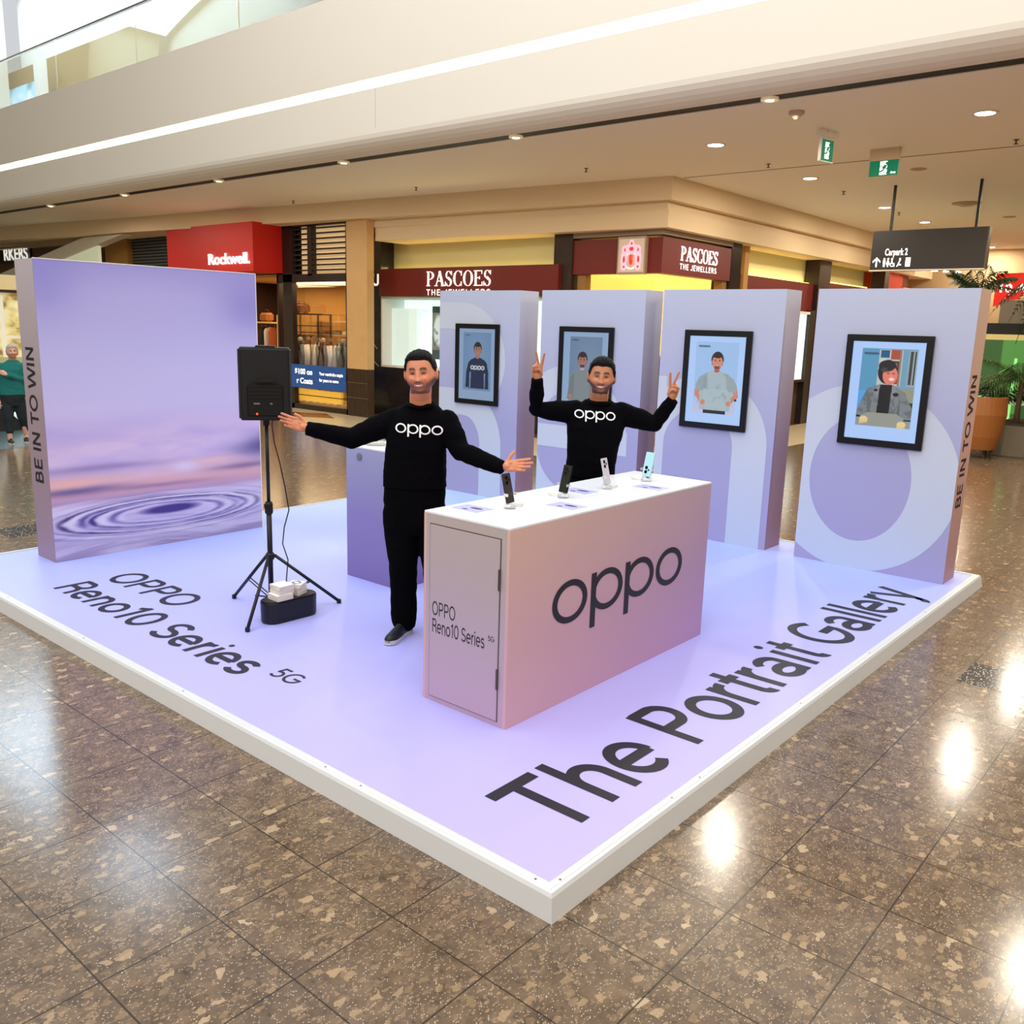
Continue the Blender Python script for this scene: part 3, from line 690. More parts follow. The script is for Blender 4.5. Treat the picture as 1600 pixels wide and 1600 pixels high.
# interior of the menswear shop
struct(box_obj('wall_shop', 13.6, 13.7, 14.5, 21, FZ, 4.2, M_ochre))
struct(box_obj('trim_30', 11.2, 15.2, 14.5, 21, 3.05, 3.12, mat('shop_ceiling', (226, 176, 110), .8)))
area('shop_light', (11.9, 16.6, 2.95), (1.4, 3.0), 85, (1.0, .72, .38))
area('shop_light', (12.2, 19.3, 2.95), (1.6, 2.0), 60, (1.0, .72, .38))
sg = thing('sale_sign', 'blue sale banner with white words hung in the menswear window', 'sign', (10.985, 14.66, .42))
box_obj('board', -.01, 0, 0, 2.1, 0, .56, mat('banner_blue', (36, 78, 138), .5, emit=(30, 74, 140), estr=.35), sg)
font_obj('lettering', '$100 on', M_letter, sg, (-.012, 1.93, .33), (0, -1, 0), (0, 0, 1), .13, width=.68, bold=.02, depth=.001)
font_obj('lettering', 'r Coats', M_letter, sg, (-.012, 1.86, .11), (0, -1, 0), (0, 0, 1), .13, width=.62, bold=.02, depth=.001)
font_obj('lettering', 'Your wardrobe staple', M_letter, sg, (-.012, .98, .34), (0, -1, 0), (0, 0, 1), .075, width=.88, bold=.01, depth=.001)
font_obj('lettering', 'for years to come', M_letter, sg, (-.012, .98, .19), (0, -1, 0), (0, 0, 1), .075, width=.72, bold=.01, depth=.001)
# suits on dress forms
def dress_form(y, x, cj, lb, lapel):
    t = thing('mannequin', lb, 'mannequin', (x, y, .05), group='dressed forms in the menswear window')
    MB().lathe((0, 0, 0), [(.14, 0), (.14, .02), (.015, .03), (.015, .62)], 16).build('stand', M_chrome, t)
    R = []
    for z, a, b in ((.55, .25, .15), (.75, .25, .15), (.95, .21, .13), (1.15, .24, .15), (1.32, .27, .15), (1.42, .23, .12), (1.48, .10, .08)):
        R.append([(b * math.sin(2 * PI * k / 24), a * math.cos(2 * PI * k / 24), z) for k in range(24)])
    MB().rings(R).build('jacket', mat('suit_cloth', cj, .85, bump=.3, bscale=200), t, smooth=True)
    for s_ in (-1, 1):
        MB().tube([(0, .24 * s_, 1.37), (-.02, .31 * s_, 1.1), (-.05, .30 * s_, .72)], [.075, .07, .06], 12).build('sleeve', bpy.data.materials[-1], t, smooth=True)
    mb = MB().poly([(-.125, -.035, 1.46), (-.172, 0, 1.10), (-.125, .035, 1.46)]); mb.build('shirt', mat('shirt', lapel, .7), t)
    MB().lathe((0, 0, 1.46), [(.06, 0), (.055, .08), (.03, .1)], 16).build('neck', mat('neck_cap', (214, 196, 170), .5), t)
    mb = MB()
    for s_ in (-1, 1): mb.prism([(-.13, .035 * s_, 1.46), (-.172, .004 * s_, 1.08), (-.172, .10 * s_, 1.26), (-.13, .10 * s_, 1.44)], (-.006, 0, 0))
    mb.build('lapels', mat('lapel_cloth', tuple(int(v * .8) for v in cj), .8), t)
    return t
dress_form(17.32, 11.7, (36, 30, 32), 'dress form in a black suit jacket at the left of the menswear window', (224, 220, 214))
dress_form(16.4, 11.7, (78, 44, 22), 'dress form in a brown jacket in the middle of the menswear window', (240, 226, 196))
dress_form(15.62, 11.7, (66, 62, 52), 'dress form in an olive grey jacket beside the wood pillar', (236, 236, 232))
# clothes rail with hanging garments
rk = thing('clothes_rack', 'black clothes rack with top shelf behind the suit forms', 'rack', (12.4, 17.6, FZ))
mb = MB()
for y in (-.35, .95):
    for x in (-.2, .2): mb.box(x - .02, x + .02, y - .02, y + .02, 0, 2.3)
mb.box(-.2, .2, -.35, .95, 2.27, 2.3).box(-.2, .2, -.35, .95, 1.98, 2.0); mb.build('frame', M_black, rk)
MB().tube([(0, -.33, 1.82), (0, .93, 1.82)], .014, 8).build('rail', M_chrome, rk)
def garment(x, y, z, c, lb, L_=.8, grp='garments on the clothes rail'):
    mb = MB(); R = []
    for zz, a, b in ((0, .04, .02), (-.04, .17, .03), (-.12, .21, .04), (-L_ * .6, .2, .05), (-L_, .22, .055)):
        R.append([(a * math.cos(2 * PI * k / 16), b * math.sin(2 * PI * k / 16) * (1 + .2 * math.sin(k * 3 + y * 9)), zz) for k in range(16)])
    o = MB().rings(R).build('hanging_jacket', mat('garment', c, .85), None, smooth=True, loc=(x, y, z - .06)); tag(o, lb, 'jacket', grp)
    h = MB().tube([(0, 0, -.02), (0, 0, .04), (.02, 0, .06)], .004, 6).build('hanger_hook', M_chrome, o)
for k, (c, lb) in enumerate((((176, 128, 74), 'camel coloured jacket on the rack, first from the pillar side'), ((120, 70, 34), 'rust brown jacket on the rack next to the camel one'), ((56, 46, 40), 'dark brown jacket in the middle of the rack'), ((70, 70, 74), 'charcoal jacket on the rack left of the dark brown one'), ((28, 26, 28), 'black jacket at the left end of the rack'))):
    garment(12.4, 17.55 + k * .19, FZ + 1.82, c, lb)
# second rack by the entrance
rk2 = thing('clothes_rack', 'narrow rack with jackets seen through the entrance glass', 'rack', (12.2, 19.3, FZ))
mb = MB()
for y in (-.3, .75): mb.box(-.02, .02, y - .02, y + .02, 0, 2.25)
mb.box(-.2, .2, -.3, .75, 2.02, 2.06); mb.build('frame', M_wood, rk2)
for k, (c, lb) in enumerate((((150, 72, 34), 'russet jacket on the entrance rack'), ((206, 190, 170), 'cream jacket on the entrance rack'), ((36, 32, 34), 'black jacket on the entrance rack'), ((90, 44, 30), 'maroon brown jacket on the entrance rack'))):
    garment(12.2, 19.15 + k * .2, FZ + 1.98, c, lb, 1.0, 'garments on the entrance rail')
# bags and folded stock on the shelves
def bag(x, y, z, w_, h_, c, lb):
    o = MB().box(-.12, .12, -w_ / 2, w_ / 2, 0, h_).build('leather_bag', mat('bag_leather', c, .4), None, bevel=.05, segs=3, loc=(x, y, z)); tag(o, lb, 'bag')
    MB().tube([(0, -w_ * .25, h_ - .01), (0, -w_ * .2, h_ + .07), (0, w_ * .2, h_ + .07), (0, w_ * .25, h_ - .01)], .01, 8).build('handle', M_brown, o)
bag(12.4, 18.2, FZ + 2.30, .5, .26, (96, 44, 22), 'brown leather bag on top of the clothes rack'); bag(12.2, 19.5, FZ + 2.06, .4, .25, (150, 96, 52), 'tan leather bag on the entrance rack')
sh = thing('display_shelves', 'lit wooden shelves with folded shirts and shoes next to the wood pillar', 'shelves', (12.95, 16.7, FZ))
mb = MB()
for z in (.4, .9, 1.4, 1.75, 2.1): mb.box(-.2, .3, 0, 1.3, z, z + .035)
mb.build('shelf_boards', M_wood, sh); box_obj('side_panel', -.2, .3, -.03, 0, 0, 2.3, M_wood, sh); box_obj('side_panel', -.2, .3, 1.3, 1.33, 0, 2.3, M_wood, sh)
for k in range(10):
    c = [(60, 40, 30), (220, 200, 170), (170, 60, 40), (90, 90, 100), (200, 160, 110)][k % 5]
    z = (1.435, 1.785)[k % 2]; y = .12 + (k // 2) * .24
    tag(box_obj('folded_shirt', 12.77, 13.01, 16.7 + y, 16.7 + y + .19, FZ + z, FZ + z + .06 + .02 * (k % 3), mat('folded_cloth', c, .85), bevel=.015), 'folded %s garment, %s on the %s shelf' % (['dark brown', 'cream', 'red', 'slate', 'tan'][k % 5], ['nearest the pillar', 'second from the pillar', 'in the middle', 'second from the far end', 'at the far end'][k // 2], ('middle', 'upper')[k % 2]), 'folded garment', 'folded garments on the shelves')
lw = thing('window_plinth', 'low yellow lit display plinth along the foot of the menswear window', 'plinth', (11.25, 14.9, FZ))
box_obj('base', 0, .9, 0, 3.0, 0, .15, M_wood, lw)
box_obj('lit_box', .06, .12, .35, 2.3, .15, .45, mat('lit_yellow', (250, 190, 80), .5, emit=(255, 190, 70), estr=.7), lw)
box_obj('dark_rail', .04, .1, 0, 2.4, .30, .32, M_brown, lw)
for k in range(8): MB().ball((.06, .15 + k * .27, .165), .06, 2, (1, 1.4, .35)).build('pebble', mat('pebble', (226, 206, 160), .6), lw, smooth=True)

# -- red shop sign box
rs = thing('shop_sign', 'big red box sign with glowing white script above the menswear entrance', 'sign', (10.2, 17.06, 3.18))
box_obj('box', 0, .82, 0, 3.9, -.05, 1.08, M_red, rs)
M_glow = emat('hot_white', (255, 244, 240), 3.0)
font_obj('lettering', 'Rockwell.', M_glow, rs, (-.01, 1.90, .14), (0, -1, 0), (0, 0, 1), .25, width=1.78, bold=.012, depth=.02)
# -- far louvre, wood column, patterned column, distant shop fronts (seen above the seascape wall)
lv = thing('storefront', 'black louvred shop front panel left of the red sign', 'storefront', (11.0, 21.0, FZ))
mb = MB()
for k in range(12): mb.box(-.02, .03, .25, 3.4, 3.3 + k * .085, 3.33 + k * .085)
mb.build('louvre', mat('grey_slat', (92, 90, 92), .4), lv); box_obj('backing', .03, .1, .22, 3.45, 0, 4.3, M_black, lv)
tag(box_obj('wood_pillar', 10.9, 11.3, 24.5, 25.9, FZ, 4.6, mat('amber_wood', (160, 112, 50), .5)), 'amber wood pillar left of the black louvred panel', 'pillar')
M_mos = mat('mosaic', (60, 40, 30), .4, var=.8, vscale=14)
tag(box_obj('patterned_pillar', 10.9, 11.3, 25.95, 26.9, FZ, 4.6, M_mos), 'dark patterned pillar at the left of the wood pillars', 'pillar')
bm_ = thing('escalator_soffit', 'cream sloping underside of an escalator rising behind the seascape wall', 'escalator', (10.0, 23.8, 0))
MB().prism([(0, 1.5, 4.205), (0, -.9, 4.205), (0, 9.0, 2.76), (0, 9.0, 3.10)], (.3, 0, 0)).build('edge_beam', M_beige, bm_)
MB().prism([(.05, .75, 3.95), (.05, 4.6, 3.4), (.05, 4.6, 2.2), (.05, .75, 2.2)], (.1, 0, 0)).build('lit_cheek', mat('pale_green_white', (226, 232, 204), .6, emit=(226, 232, 196), estr=.35), bm_)
rw = thing('shop_sign', 'dark brown fascia with pale capital letters at the far left', 'sign', (11.2, 27.0, FZ))
box_obj('fascia', 0, .2, 0, 9.0, 2.5, 4.72, mat('taupe_fascia', (96, 66, 38), .6), rw)
box_obj('letter_tray', -.06, 0, 4.9, 8.4, 3.86, 4.5, M_black, rw)
font_obj('lettering', 'RKERS', emat('pale_letters', (240, 238, 226), .9), rw, (-.08, 7.1, 3.95), (0, -1, 0), (0, 0, 1), .42, width=2.05, bold=.01, depth=.02)
# glass display shop behind the woman
gs = thing('storefront', 'bright yellowish glass display shop front at the far left edge', 'storefront', (5.2, 22.0, FZ))
box_obj('header', 0, 1.75, 0, .2, 2.65, 3.0, mat('cream_header', (214, 196, 148), .6, emit=(214, 196, 140), estr=.2), gs)
box_obj('header_line', 0, 1.75, -.02, 0, 2.58, 2.65, M_brown, gs)
Pp = Paint(120, 140, (214, 200, 130)); nz = vnoise(Pp.U, Pp.V, 12, 16, 21, 3); Pp.mix((nz - .48) * 6, (236, 228, 176)); Pp.mix((.44 - nz) * 6, (150, 118, 66))
for k in range(5): Pp.rect(k * .2, k * .2 + .03, 0, 1, (232, 230, 210))
Pp.rect(0, 1, .4, .43, (230, 226, 200)); Pp.rect(0, 1, .6, 1, (170, 170, 120))
Pp.obj('lit_shelves', attrmat('lit_shelf_picture', .5, .35), gs, (0, .1, 2.6), (3, 0, 0), (0, 0, -2.6))
for k in range(4): box_obj('mullion', k * .95, k * .95 + .05, -.02, .04, 0, 2.6, M_brown, gs)
# escalator foot behind the woman, and its shiny landing plate
es = thing('escalator', 'escalator foot with curved white-edged balustrade behind the woman in teal', 'escalator', (3.2, 15.7, FZ))
pts = []
for k in range(13):
    a = PI * k / 12; pts.append((1.05 - .25 * math.sin(a), .0, .62 + .3 * math.cos(a)))
rail = [(0.2, 0, 1.35), (.6, 0, 1.0)] + [(.75, 0, .75), (.95, 0, .45), (1.15, 0, .24), (1.4, 0, .2)]
MB().tube(rail, .045, 10).build('handrail', M_black, es, smooth=True)
MB().tube([(p[0] + .02, -.03, p[2] - .16) for p in rail], .035, 8).build('light_edge', emat('white_edge', (240, 244, 246), .8), es, smooth=True)
MB().prism([(-1.5, 0, 0), (1.9, 0, 0), (1.9, 0, .16), (.9, 0, .28), (.2, 0, .85), (-1.5, 0, 1.6)], (0, .3, 0)).build('skirt', M_black, es)
MB().prism([(p[0], .12, p[2]) for p in ((0.2, 0, 1.25), (.6, 0, .95), (.75, 0, .7), (.9, 0, .3), (.2, 0, .85))], (0, .01, 0)).build('glass_panel', mat('esc_glass', (200, 205, 190), .1), es)
struct(box_obj('trim_40', 1.0, 6.0, 13.4, 15.7, FZ, FZ + .002, mat('landing_plate', (118, 148, 156), .25, .6)))

# -- jeweller: left window section
sgl = thing('shop_sign', 'long maroon jeweller sign band with white letters above the lit window', 'sign', (11.66, 9.1, 2.62))
box_obj('band', 0, .25, 0, 5.18, 0, .60, M_maroon, sgl)
def jeweller(parent, org, dx, h, w, m):
    """serif capitals PASCOES with THE JEWELLERS below"""
    SER = {'P': (.60, [('v', .16), ('P',)]), }
    org = Vector(org); dx = Vector(dx); up = Vector((0, 0, 1)); nn = dx.cross(up)
    mb = MB(); T = .15; tn = .055
    def seg(a, b, wd, x):
        a = Vector((a[0] + x, a[1], 0)); b = Vector((b[0] + x, b[1], 0)); d = (b - a).normalized(); n_ = Vector((-d.y, d.x, 0)) * wd / 2
        P4 = [a + n_, b + n_, b - n_, a - n_]; o = nn * lift()
        mb.prism([org + dx * (p.x * k_) + up * (p.y * h) + o for p in P4], nn * .012)
    def bowl(cx, cy, rx, ry, a0, a1, x, t0=.05, t1=.17):
        n = 18
        def pt(i, f):
            a = math.radians(a0 + (a1 - a0) * i / n); th = t0 + (t1 - t0) * abs(math.cos(a)); k2 = 0 if f else th
            return (cx + x + (rx - k2) * math.cos(a), cy + (ry - (k2 * .5 if f == 0 else 0)) * math.sin(a))
        o = nn * lift()
        for i in range(n):
            q = [pt(i, 1), pt(i + 1, 1), pt(i + 1, 0), pt(i, 0)]
            mb.prism([org + dx * (a * k_) + up * (b * h) + o for a, b in q], nn * .012)
    adv = {'P': .78, 'A': .92, 'S': .72, 'C': .86, 'O': .92, 'E': .82}
    tot = sum(adv[c] for c in 'PASCOES'); k_ = w / tot; x = 0
    for c in 'PASCOES':
        if c in 'PE':
            seg((.20, 0), (.20, 1), T, x); seg((.04, .03), (.36, .03), .06, x); seg((.04, .97), (.3, .97), .06, x)
        if c == 'P': bowl(.32, .72, .40, .28, -90, 90, x)
        if c == 'E':
            seg((.2, .97), (.70, .97), .06, x); seg((.2, .03), (.74, .03), .06, x); seg((.2, .52), (.52, .52), .06, x); seg((.70, 1), (.70, .76), .05, x); seg((.74, 0), (.74, .26), .05, x); seg((.52, .62), (.52, .42), .05, x)
        if c == 'A':
            seg((.14, 0), (.46, 1), .06, x); seg((.44, 1), (.76, 0), .18, x); seg((.26, .34), (.62, .34), .06, x); seg((.0, .03), (.28, .03), .06, x); seg((.6, .03), (.92, .03), .06, x)
        if c == 'O': bowl(.46, .5, .42, .52, 0, 360, x)
        if c == 'C': bowl(.46, .5, .42, .52, 50, 310, x); seg((.74, 1.0), (.74, .68), .06, x); seg((.74, 0.0), (.74, .3), .06, x)
        if c == 'S':
            bowl(.34, .74, .26, .27, 20, 270, x, .06, .12); bowl(.34, .26, .29, .28, 90, -160, x, .06, .14); seg((.30, .56), (.46, .42), .16, x); seg((.60, 1), (.60, .72), .05, x); seg((.06, 0), (.06, .30), .05, x)
        x += adv[c]
    mb.build('lettering', m, parent)
    mb = MB(); stroke_text_block(mb, 'THE JEWELLERS', org - up * (h * .62), dx, h * .40, w)
    mb.build('lettering', m, parent)
GL.update({'H': (.66, [[(.12, .72), (.12, 0)], [(.54, .72), (.54, 0)], [(.12, .37), (.54, .37)]]), 'J': (.48, [[(.36, .72), (.36, .2)] + arc(.21, .19, .15, .15, 0, -170)]), 'L': (.54, [[(.12, .72), (.12, 0)], [(.12, .045), (.5, .045)]])})
def stroke_text_block(mb, s, org, dx, h, w): stroke_text(mb, s, org, dx, (0, 0, 1), h / .72, .13, track=.12, width=w)
M_sletter = emat('white_letters_soft', (250, 238, 232), .95)
jeweller(sgl, (-.006, 3.62, .21), (0, -1, 0), .31, 1.92, M_sletter)
up1 = thing('lit_glass_band', 'pale green glass band lit yellow from below, over the long maroon sign', 'lit panel', (12.0, 9.1, 3.2))
box_obj('glass_panel', .12, .16, 0, 5.2, -.02, .75, M_greenglass, up1); box_obj('cove_lamp', -.02, .05, .05, 5.15, .01, .035, M_cove, up1)
area('cove_light', (12.0, 11.7, 3.26), (.06, 5.0), 10, (1.0, .80, .30), rot=(0, PI * .72, 0))
tag(box_obj('marble_pier', 11.72, 12.2, 14.28, 14.8, FZ, 3.85, M_marble), 'dark marble pier with reflections beside the wood pillar', 'pier')
mb = MB(); stroke_text(mb, 'JJ', (11.715, 14.78, 2.86), (0, -1, 0), (0, 0, 1), .36, .13, width=.46); tag(mb.build('reflected_letters', M_sletter), 'two white letter strokes modelled as a reflection on the dark marble pier', 'lettering')  # mirrored reflection in the polished pier, modelled as glowing strokes
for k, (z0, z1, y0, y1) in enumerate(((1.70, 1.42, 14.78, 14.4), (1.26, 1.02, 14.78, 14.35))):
    MB().tube([(11.712, y0, z0), (11.712, (y0 + y1) / 2 , (z0 + z1) / 2 + .02), (11.712, y1, z1)], .008, 6).build('reflection_streak', mat('streak', (200, 204, 200), .3), None)  # thin pale tubes drawn as light reflections on the polished stone
    tag(bpy.context.scene.collection.objects[-1], ('upper', 'lower')[k] + ' pale streak modelled as a light reflection on the dark marble pier', 'reflection', 'reflection streaks on the marble pier')
dw = thing('jewellery_showcase', 'bright white jewellery display window under the long maroon sign', 'showcase', (11.72, 9.3, 1.06))
box_obj('back', .7, .74, 0, 4.98, 0, 1.56, M_tealglow, dw); box_obj('soffit', 0, .7, 0, 4.98, 1.50, 1.56, mat('window_soffit', (190, 206, 190), .6), dw)
box_obj('side', 0, .7, 4.94, 4.98, 0, 1.5, M_white, dw); box_obj('sill', 0, .74, 0, 4.98, -.04, 0, M_white, dw)
box_obj('inner_step', .3, .7, 4.1, 4.94, 0, 1.3, mat('pale_block', (222, 240, 236), .6, emit=(214, 240, 236), estr=.5), dw)
M_dial = mat('watch_poster', (70, 84, 86), .5)
Pq = Paint(60, 120, (120, 122, 112)); Pq.ell(.35, .45, .32, .34, (206, 226, 232), .5); Pq.rect(0, 1, 0, .12, (56, 66, 64)); Pq.ell(.75, .4, .2, .5, (150, 146, 136), .6); Pq.rect(0, 1, .82, 1, (60, 76, 76)); Pq.mix((vnoise(Pq.U, Pq.V, 8, 14, 2) - .55) * 3, (70, 80, 84))
pst = Pq.obj('watch_poster', attrmat('poster_print', .5, .35), None, (12.2, 13.08, 2.42), (0, -.66, 0), (0, 0, -1.18)); tag(pst, 'grey watch advertisement poster inside the white jewellery window', 'poster')
tag(box_obj('gold_banner', 12.2, 12.22, 12.0, 12.34, 1.25, 2.4, mat('pale_gold', (236, 220, 150), .5, emit=(236, 220, 140), estr=.5)), 'slim pale gold panel right of the watch poster', 'panel')
mb = MB()
for z in (2.1, 1.8): mb.box(12.19, 12.2, 12.16, 12.2, z - .06, z + .06).box(12.19, 12.2, 12.12, 12.24, z - .015, z + .015)
tag(mb.build('star_motifs', M_black), 'two dark star motifs on the slim gold panel', 'motif')
struct(box_obj('wall_plinth', 11.72, 12.5, 8.9, 14.28, FZ, 1.02, M_marble))
tag(box_obj('marble_column', 11.76, 12.3, 8.86, 9.3, FZ, 3.8, mat('brown_marble', (58, 44, 36), .25, var=.4, vscale=4)), 'brown marble column between the two maroon signs', 'column')
# -- jeweller: corner entrance
sgc = thing('shop_sign', 'maroon corner fascia box of the jeweller with white letters on its right face', 'sign', (11.8, 6.9, 3.03))
MB().prism([(0, 0, 0), (2.62, 0, 0), (2.62, .2, 0), (.2, .2, 0), (.2, 1.98, 0), (0, 1.98, 0)], (0, 0, .62)).build('box', M_maroon, sgc)
jeweller(sgc, (.62, -.006, .26), (1, 0, 0), .25, 1.42, M_letter)
mb = MB().prism([(-.03, -.03, .66), (2.6, -.03, .66), (2.6, .3, .66), (.3, .3, .66), (.3, 2.1, .66), (-.03, 2.1, .66)], (0, 0, .1)); struct(mb.build('trim_50', mat('grey_soffit', (150, 130, 112), .7)))
bpy.context.scene.collection.objects[-1].location = (11.8, 6.9, 3.03)
pq = thing('crest_plaque', 'square taupe plaque with a glowing red and pink crest on the corner fascia', 'sign', (11.72, 7.2, 3.01))
box_obj('plate', 0, .08, 0, .6, 0, .66, mat('taupe_plate', (176, 152, 132), .5), pq)
Pc = Paint(110, 120, (176, 152, 132))
Pc.ring(.5, .66, .24, .24, .10, (245, 214, 220)); Pc.ell(.5, .62, .09, .2, (222, 44, 40), .5); Pc.ell(.56, .55, .05, .12, (236, 110, 100), .5)
for (cx, cy, rx, ry) in ((.22, .62, .09, .2), (.78, .62, .09, .2), (.26, .33, .1, .1), (.74, .33, .1, .1), (.5, .3, .17, .12), (.5, .14, .07, .08), (.22, .84, .08, .08), (.78, .84, .08, .08)):
    Pc.ring(cx, cy, rx, ry, .35, (250, 176, 196)); Pc.ell(cx, cy, rx * .55, ry * .55, (214, 36, 52), .5)
Pc.obj('crest', attrmat('crest_glow', .5, .8), pq, (-.002, .57, .62), (0, -.54, 0), (0, 0, -.58))
ent = thing('shop_interior', 'glowing golden jeweller interior beneath the corner fascia', 'shop interior', (12.0, 7.1, FZ))
box_obj('lit_ceiling', 0, 3.1, 0, 1.7, 3.15, 3.2, emat('gold_ceiling', (255, 218, 112), 1.0), ent)
box_obj('lit_wall', 2.6, 2.65, 0, 1.7, 1.6, 3.15, emat('gold_wall', (252, 214, 124), .95), ent)
box_obj('lit_side', 0, 2.6, 1.66, 1.7, 1.6, 3.15, emat('gold_side', (250, 208, 110), .85), ent)
box_obj('dark_counter', 1.2, 2.6, 0, 1.7, .5, 1.6, M_black, ent); box_obj('counter_foot', 1.2, 2.6, 0, 1.7, 0, .5, mat('gold_cloth', (190, 150, 80), .6), ent)
for (x, y, lb) in ((11.86, 8.6, 'left lattice pier under the corner fascia'), (14.2, 6.95, 'right lattice pier under the corner fascia')):
    tag(box_obj('lattice_pier', x, x + .18, y, y + .18, FZ, 3.05, mat('lattice', (150, 112, 60), .5, var=.4, vscale=30)), lb, 'pier')
# -- jeweller: right wing along y = 6.9
tag(box_obj('dark_column', 14.4, 14.85, 6.9, 7.3, FZ, 3.8, M_marble), 'dark column right of the corner fascia', 'column')
sgr = thing('shop_sign', 'reddish maroon sign band above the right jeweller windows', 'sign', (14.85, 7.06, 2.56))
box_obj('band', 0, 4.2, 0, .3, 0, .66, M_maroon, sgr)
box_obj('band', 4.95, 8.2, 0, .3, 0, .74, M_maroon, sgr)
up2 = thing('lit_glass_band', 'pale green glass band lit yellow from below, on the right wing', 'lit panel', (14.85, 7.2, 3.2))
box_obj('glass_panel', 0, 4.2, .12, .16, 0, .62, M_greenglass, up2); box_obj('cove_lamp', .05, 4.15, -.02, .05, .02, .045, M_cove, up2)
area('cove_light', (16.95, 7.22, 3.27), (4.0, .06), 8, (1.0, .80, .30), rot=(PI * .72, 0, 0))
up3 = thing('lit_glass_band', 'farther lit yellow glass band just left of the hanging direction sign', 'lit panel', (19.7, 7.2, 3.3))
box_obj('glass_panel', 0, 3.3, .12, .16, 0, .55, M_greenglass, up3); box_obj('cove_lamp', .05, 3.25, -.02, .05, .02, .045, M_cove, up3)
tag(box_obj('dark_column', 19.02, 19.72, 6.95, 7.3, FZ, 3.8, M_brown), 'dark brown column between the two lit bands of the right wing', 'column')
dw2 = thing('jewellery_showcase', 'white lit jewellery window seen through the gap between the two right panels', 'showcase', (14.85, 6.95, .98))
box_obj('back', 0, 3.85, .08, .12, 0, 1.56, emat('window_white', (226, 244, 240), .95), dw2); box_obj('head', 0, 3.85, 0, .08, 1.52, 1.58, M_white, dw2)
box_obj('sill', 0, 3.85, -.02, .12, -.06, 0, M_brown, dw2)
struct(box_obj('wall_wing', 14.85, 30, 7.1, 7.2, FZ, .94, mat('wing_base', (86, 66, 46), .4)))
struct(box_obj('wall_wing_pier', 18.7, 19.05, 6.95, 7.3, FZ, 2.6, M_marble))
struct(box_obj('wall_wing_back', 14.85, 30, 7.42, 7.5, FZ, 4.6, M_ochre))
# -- far end of the walkway
struct(box_obj('wall_end', 27.0, 27.2, -9, 7.4, FZ, 4.6, mat('cream_end', (190, 164, 124), .7)))
tag(box_obj('dark_post', 23.0, 23.35, 6.75, 7.1, FZ, 3.85, M_brown), 'dark post at the start of the red shop front', 'post')
fs = thing('storefront', 'distant orange and red shop front with bright strip lamps under the hanging sign', 'storefront', (23.35, 6.9, FZ))
box_obj('orange_panel', 0, 1.6, 0, .1, 2.9, 3.85, mat('orange_panel', (210, 66, 40), .5, emit=(220, 70, 40), estr=.3), fs)
box_obj('brown_panel', 1.6, 2.1, 0, .1, 3.2, 4.0, mat('rust_panel', (130, 60, 24), .5), fs)
box_obj('red_panel', 3.0, 3.6, -1.4, -1.3, 2.9, 3.75, mat('crimson_panel', (176, 28, 40), .5, emit=(180, 24, 40), estr=.3), fs)
box_obj('pink_panel', .9, 3.4, -.3, -.25, 3.35, 3.5, mat('pink_strip', (240, 170, 160), .5, emit=(250, 190, 180), estr=.5), fs)
box_obj('strip_lamp', 1.8, 3.4, -.65, -.6, 3.2, 3.27, emat('strip_white', (255, 255, 255), 2.5), fs)
for k in range(4):
    MB().lathe((2.0 + k * .35, -.4 - k * .22, 4.02), [(.09, 0), (.07, .05)], 12).build('spot_lamp', emat('spot_white', (255, 255, 250), 5), fs)
rsn = thing('shop_sign', 'slanted bright red shop sign with white numerals at the far right edge', 'sign', (24.0, 4.25, 3.0))
MB().prism([(0, 0, -.1), (0, .0, .72), (0, -1.2, .76), (0, -.55, .1)], (.15, 0, 0)).build('panel', mat('bright_red', (226, 30, 18), .5, emit=(230, 26, 14), estr=.6), rsn)
font_obj('lettering', '10 A', M_letter, rsn, (-.01, -.12, .26), (0, -1, 0), (0, 0, 1), .2, width=.62, bold=.03, depth=.01)
sf = thing('storefront', 'dark shop front with green neon lit display behind the potted palms', 'storefront', (20.0, .5, FZ))
box_obj('black_band', 0, .1, 0, 2.95, 2.26, 2.5, M_black, sf); box_obj('cream_band', 0, .1, 0, 2.95, 2.14, 2.26, mat('cream_band', (206, 190, 130), .6, emit=(206, 190, 120), estr=.2), sf)
box_obj('upper_wall', .05, .1, 0, 2.7, 2.5, 3.0, mat('grey_upper', (120, 112, 96), .6), sf)
Pg = Paint(110, 90, (28, 24, 22))
Pg.rect(0, .38, 0, 1, (46, 82, 40)); Pg.rect(.14, .3, 0, .8, (70, 128, 60)); Pg.rect(.235, .25, .2, .9, (150, 240, 140)); Pg.rect(.36, .42, 0, 1, (190, 196, 186)); Pg.rect(.46, .5, 0, .7, (90, 92, 96)); Pg.rect(.56, .66, .05, .5, (120, 160, 150)); Pg.rect(.58, .64, .1, .3, (190, 200, 196)); Pg.rect(0, 1, .62, .7, (160, 180, 140))
Pg.obj('lit_display', attrmat('display_picture', .4, .55), sf, (.0, 2.95, 2.14), (0, -2.95, 0), (0, 0, -2.0))
